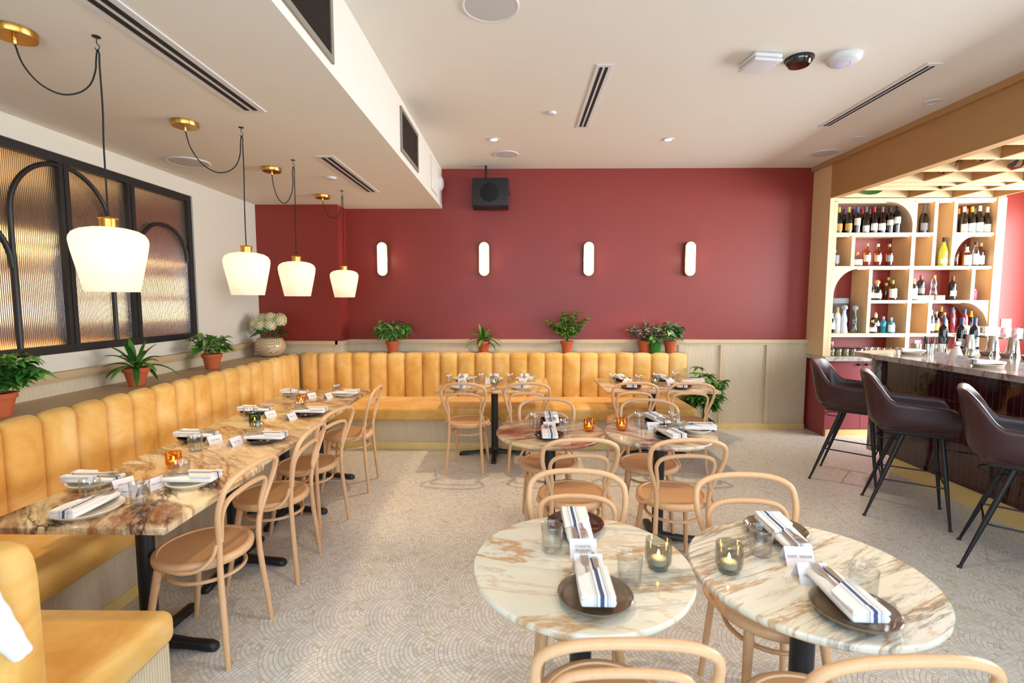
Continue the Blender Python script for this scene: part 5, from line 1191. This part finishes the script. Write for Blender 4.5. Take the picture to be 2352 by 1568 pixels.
for k, px in enumerate((2118, 2137, 2163)):
    t = thing('wooden_box', f'small pale wooden box, {["left","middle","right"][k]} of the row under the bottles', 'box', (sx(px), [6.0, 5.93, 5.93][k] if k else 5.925, S3), 0, 'wooden boxes on the bar shelf')
    MB().box((-.05, -.06, 0), (.05, .06, .048)).build('carton', M['oakX'], t, smooth=0); MB().box((-.0505, -.0605, .048), (.0505, .0605, .0545)).build('lid', M['oakX'], t, smooth=0)
w_ = 'on the fourth bar shelf, right bay'
row([(2149, 5.90, 'tall', 'clear', 'silver', 'white', 'clear bottle with white label at the left', dict(h=.27, labz=(.03, .13))), (2152, 6.04, 'bordeaux', 'black', 'red', 'red' if False else 'white', 'red capped bottle', dict(h=.3)), (2163, 5.92, 'spirit', 'black', 'cork', 'orange', 'dark bottle with orange label', dict(h=.25, capl=.03)), (2173, 6.02, 'spirit', 'brown', 'dark', None, 'brown bottle in the back row', dict(h=.26)), (2184, 5.93, 'spirit', 'amber', 'cork', 'yellow', 'amber bottle with yellow label', dict(h=.24, capl=.03)), (2193, 6.03, 'bordeaux', 'brown', 'gold', 'orange', 'tall gold capped bottle', dict(h=.31)), (2206, 5.95, 'tall', 'pink', 'blue', None, 'purple necked bottle', dict(h=.30)), (2218, 6.0, 'tall', 'red', 'gold', None, 'red liqueur bottle', dict(h=.27)), (2226, 5.90, 'tall', 'red', 'blue', 'yellow', 'blue capped red bottle with yellow label', dict(h=.28, labz=(.04, .11))), (2246, 5.93, 'champagne', 'black', 'yellow', None, 'gold foiled sparkling wine bottle in the arch', dict(h=.26, capl=.07))], S4, w_)
w_ = 'standing on the bar by the spray bottle'
for (x, y), lab in (((4.30, 5.02), 'leftmost blue capped wine bottle'), ((4.40, 4.93), 'middle blue capped wine bottle'), ((4.50, 4.90), 'rightmost blue capped wine bottle')):
    bottle(x, y, 1.10, 'bordeaux', 'black', 'blue', 'white', (.05, .12), .335, lab+' '+w_, 'wine bottles on the bar')
# jars and glasses on the back counter
gj = mat('dried_herbs', '#8b8560', rough=.9, var=.5, vscale=80)
for k in range(9):
    x = 3.74 + .085*(k % 5); y = 5.90 + .12*(k//5)
    t = thing('spice_jar', f'glass jar of dried garnish, number {k+1} from the left, on the grey back counter' if False else 'glass jar of dried garnish on the grey back counter', 'jar', (x, y, .954), 0, 'garnish jars on the back counter')
    if k == 0:
        MB().lathe([(0, .002), (.034, .002), (.037, .01), (.037, .07), (.034, .078), (.034, .084)], 24).build('glass_body', M['glass'], t); MB().lathe([(0, .005), (.033, .006), (.0335, .06), (0, .064)], 18).build('contents', gj, t)
        MB().lathe([(.036, .082), (.036, .094), (0, .095)], 20).build('lid', M['plate_dark'], t); j0 = t
    else:
        for ch_ in j0.children: c = ch_.copy(); COL.objects.link(c); c.parent = t
        t['label'] = 'glass jar of dried garnish on the grey back counter'
for k in range(7):
    o = B['tumbler'].copy(); COL.objects.link(o); o.location = (4.22 + .045*0 + .08*(k % 4), 5.95 + .09*(k//4), .954); tag(o, 'clear glass on the back counter behind the bar tip', 'tumbler', 'glasses on the back counter')
for k in range(2):
    o = B['tumbler'].copy(); COL.objects.link(o); o.location = (3.74+.09*k, 6.06, .954); o.scale = (1.0, 1.0, 1.7); tag(o, 'tall clear glass at the left end of the back counter', 'tumbler', 'tall glasses on the back counter')

# ---------------------------------------------------------------- on the bar
ZB = 1.1005
for k, (x, y) in enumerate(((3.93, 4.88), (4.03, 4.86), (4.16, 4.88))):
    t = thing('straw_cup', ['left', 'middle', 'right'][k]+' steel cup of black straws on the bar', 'cup', (x, y, ZB), 0, 'steel cups of straws')
    MB().lathe([(0, .001), (.045, .001), (.045, .088), (.0435, .088), (.0435, .004), (0, .004)], 28).build('steel_cup', M['stainless'], t, smooth=40)
    if k:
        r_ = random.Random(k)
        for j in range(16):
            a_ = r_.uniform(0, 6.28); r1 = r_.uniform(.005, .036); a2 = a_ + r_.uniform(-.5, .5); r2 = r1 + r_.uniform(.005, .03)
            MB().tube([(r1*cos(a_), r1*sin(a_), .01), (r2*cos(a2)+(.02 if k == 2 else -.01), r2*sin(a2), .145+r_.uniform(-.01, .02))], .0035, 6).build('straw', M['black'], t)
    else: MB().box((-.03, -.01, .005), (.03, .01, .12)).build('napkin_stack', M['card'], t, smooth=0)
t = thing('spray_bottle', 'white spray bottle with red trigger standing on the bar', 'spray bottle', (4.0, 4.52, ZB))
MB().lathe([(0, 0), (.052, 0), (.052, .006), (.036, .05), (.022, .09), (.016, .10)], 28).build('bottle_body', M['white_plastic'], t); MB().rbox((-.018, -.014, .10), (.03, .014, .135), .006, 2).build('spray_head', M['white_plastic'], t); MB().tube([(-.015, 0, .12), (-.035, 0, .105), (-.03, 0, .075)], .006, 8).build('trigger', mat('red_plastic', '#c8202a', rough=.35), t); MB().lathe([(.018, .092), (.02, .094), (.02, .104), (.016, .106)], 20).build('collar', bpy.data.materials['red_plastic'], t)
shk = [(4.42, 4.86, 'leftmost'), (4.46, 4.66, 'second'), (4.47, 4.48, 'third'), (4.48, 4.30, 'rightmost')]
for k, (x, y, lab) in enumerate(shk):
    t = thing('cocktail_shaker', f'{lab} steel cocktail shaker tin standing upside down on the bar', 'shaker', (x, y, ZB), 0, 'shaker tins')
    MB().lathe([(.048, .0), (.050, .003), (.046, .05), (.031, .175), (.030, .178), (0, .179)], 32).build('tin', M['stainless'], t, smooth=40); MB().lathe([(.052, .0), (.052, .022), (.049, .024)], 32).build('jigger_ring', M['stainless'], t)
    t2 = thing('jigger', f'small steel jigger bowl in front of the {lab} shaker', 'jigger', (x-.12, y-.06, ZB), 0, 'steel jiggers'); MB().lathe([(0, .001), (.03, .001), (.04, .02), (.042, .04), (.040, .04), (.03, .006), (0, .004)], 24).build('bowl', M['stainless'], t2); MB().tube([(.04, 0, .036), (.08, .01, .06)], .003, 6).build('handle', M['stainless'], t2)
t = thing('ice_bin', 'steel tin at the right edge of the bar', 'tin', (4.16, 3.97, ZB)); MB().lathe([(0, .001), (.06, .001), (.062, .1), (.065, .103), (.060, .104), (.058, .005), (0, .004)], 32).build('tin', M['stainless'], t, smooth=40); MB().tube([(.03, 0, .02), (.045, .01, .15)], .004, 6).build('bar_spoon', M['stainless'], t)
gr_ = MB(); t = thing('glass_rack', 'shelf rack of upturned glasses at the back of the bar', 'rack', (4.62, 4.75, ZB)); MB().box((-.10, -.55, .15), (.10, .42, .162)).build('shelf', M['stainless'], t, smooth=0)
for sy in (-.53, .40):
    for x_ in (-.085, .085): MB().tube([(x_, sy, 0), (x_, sy, .15)], .006, 8).build('support', M['stainless'], t)
for k in range(18):
    o = B['tumbler'].copy(); COL.objects.link(o); o.location = (4.575+.09*(k % 2), 4.26+.105*(k//2), ZB+.162+.0935); o.rotation_euler = (pi, 0, 0)
    tag(o, 'upturned clear glass on the steel rack at the back of the bar', 'tumbler', 'upturned glasses on the rack')
put('votive_grey', 3.90, 4.25, ZB, 0, 'smoky votive candle on the bar in front of the shakers')
setting(3.75, 4.72, R(-90), PW, 'on the bar beside the straw cups', (3.93, 4.70), (3.80, 4.44), R(-75), 'cream', z=ZB, fork=False)
setting(3.60, 3.80, R(-90), PW, 'on the bar at the right edge of the photo', None, (3.72, 4.14), R(-80), 'cream', z=ZB, fork=False)
put('card', 3.77, 3.66, ZB, R(-70), 'folded place card on the bar cropped by the right edge')
t = thing('pillar_candle', 'small white pillar candle near the tip of the bar', 'candle', (3.56, 4.63, ZB)); MB().lathe([(0, 0), (.016, 0), (.016, .045), (.012, .047), (0, .046)], 20).build('wax_body', M['wax'], t); MB().tube([(0, 0, .045), (0, 0, .054)], .001, 5).build('wick', M['black'], t)
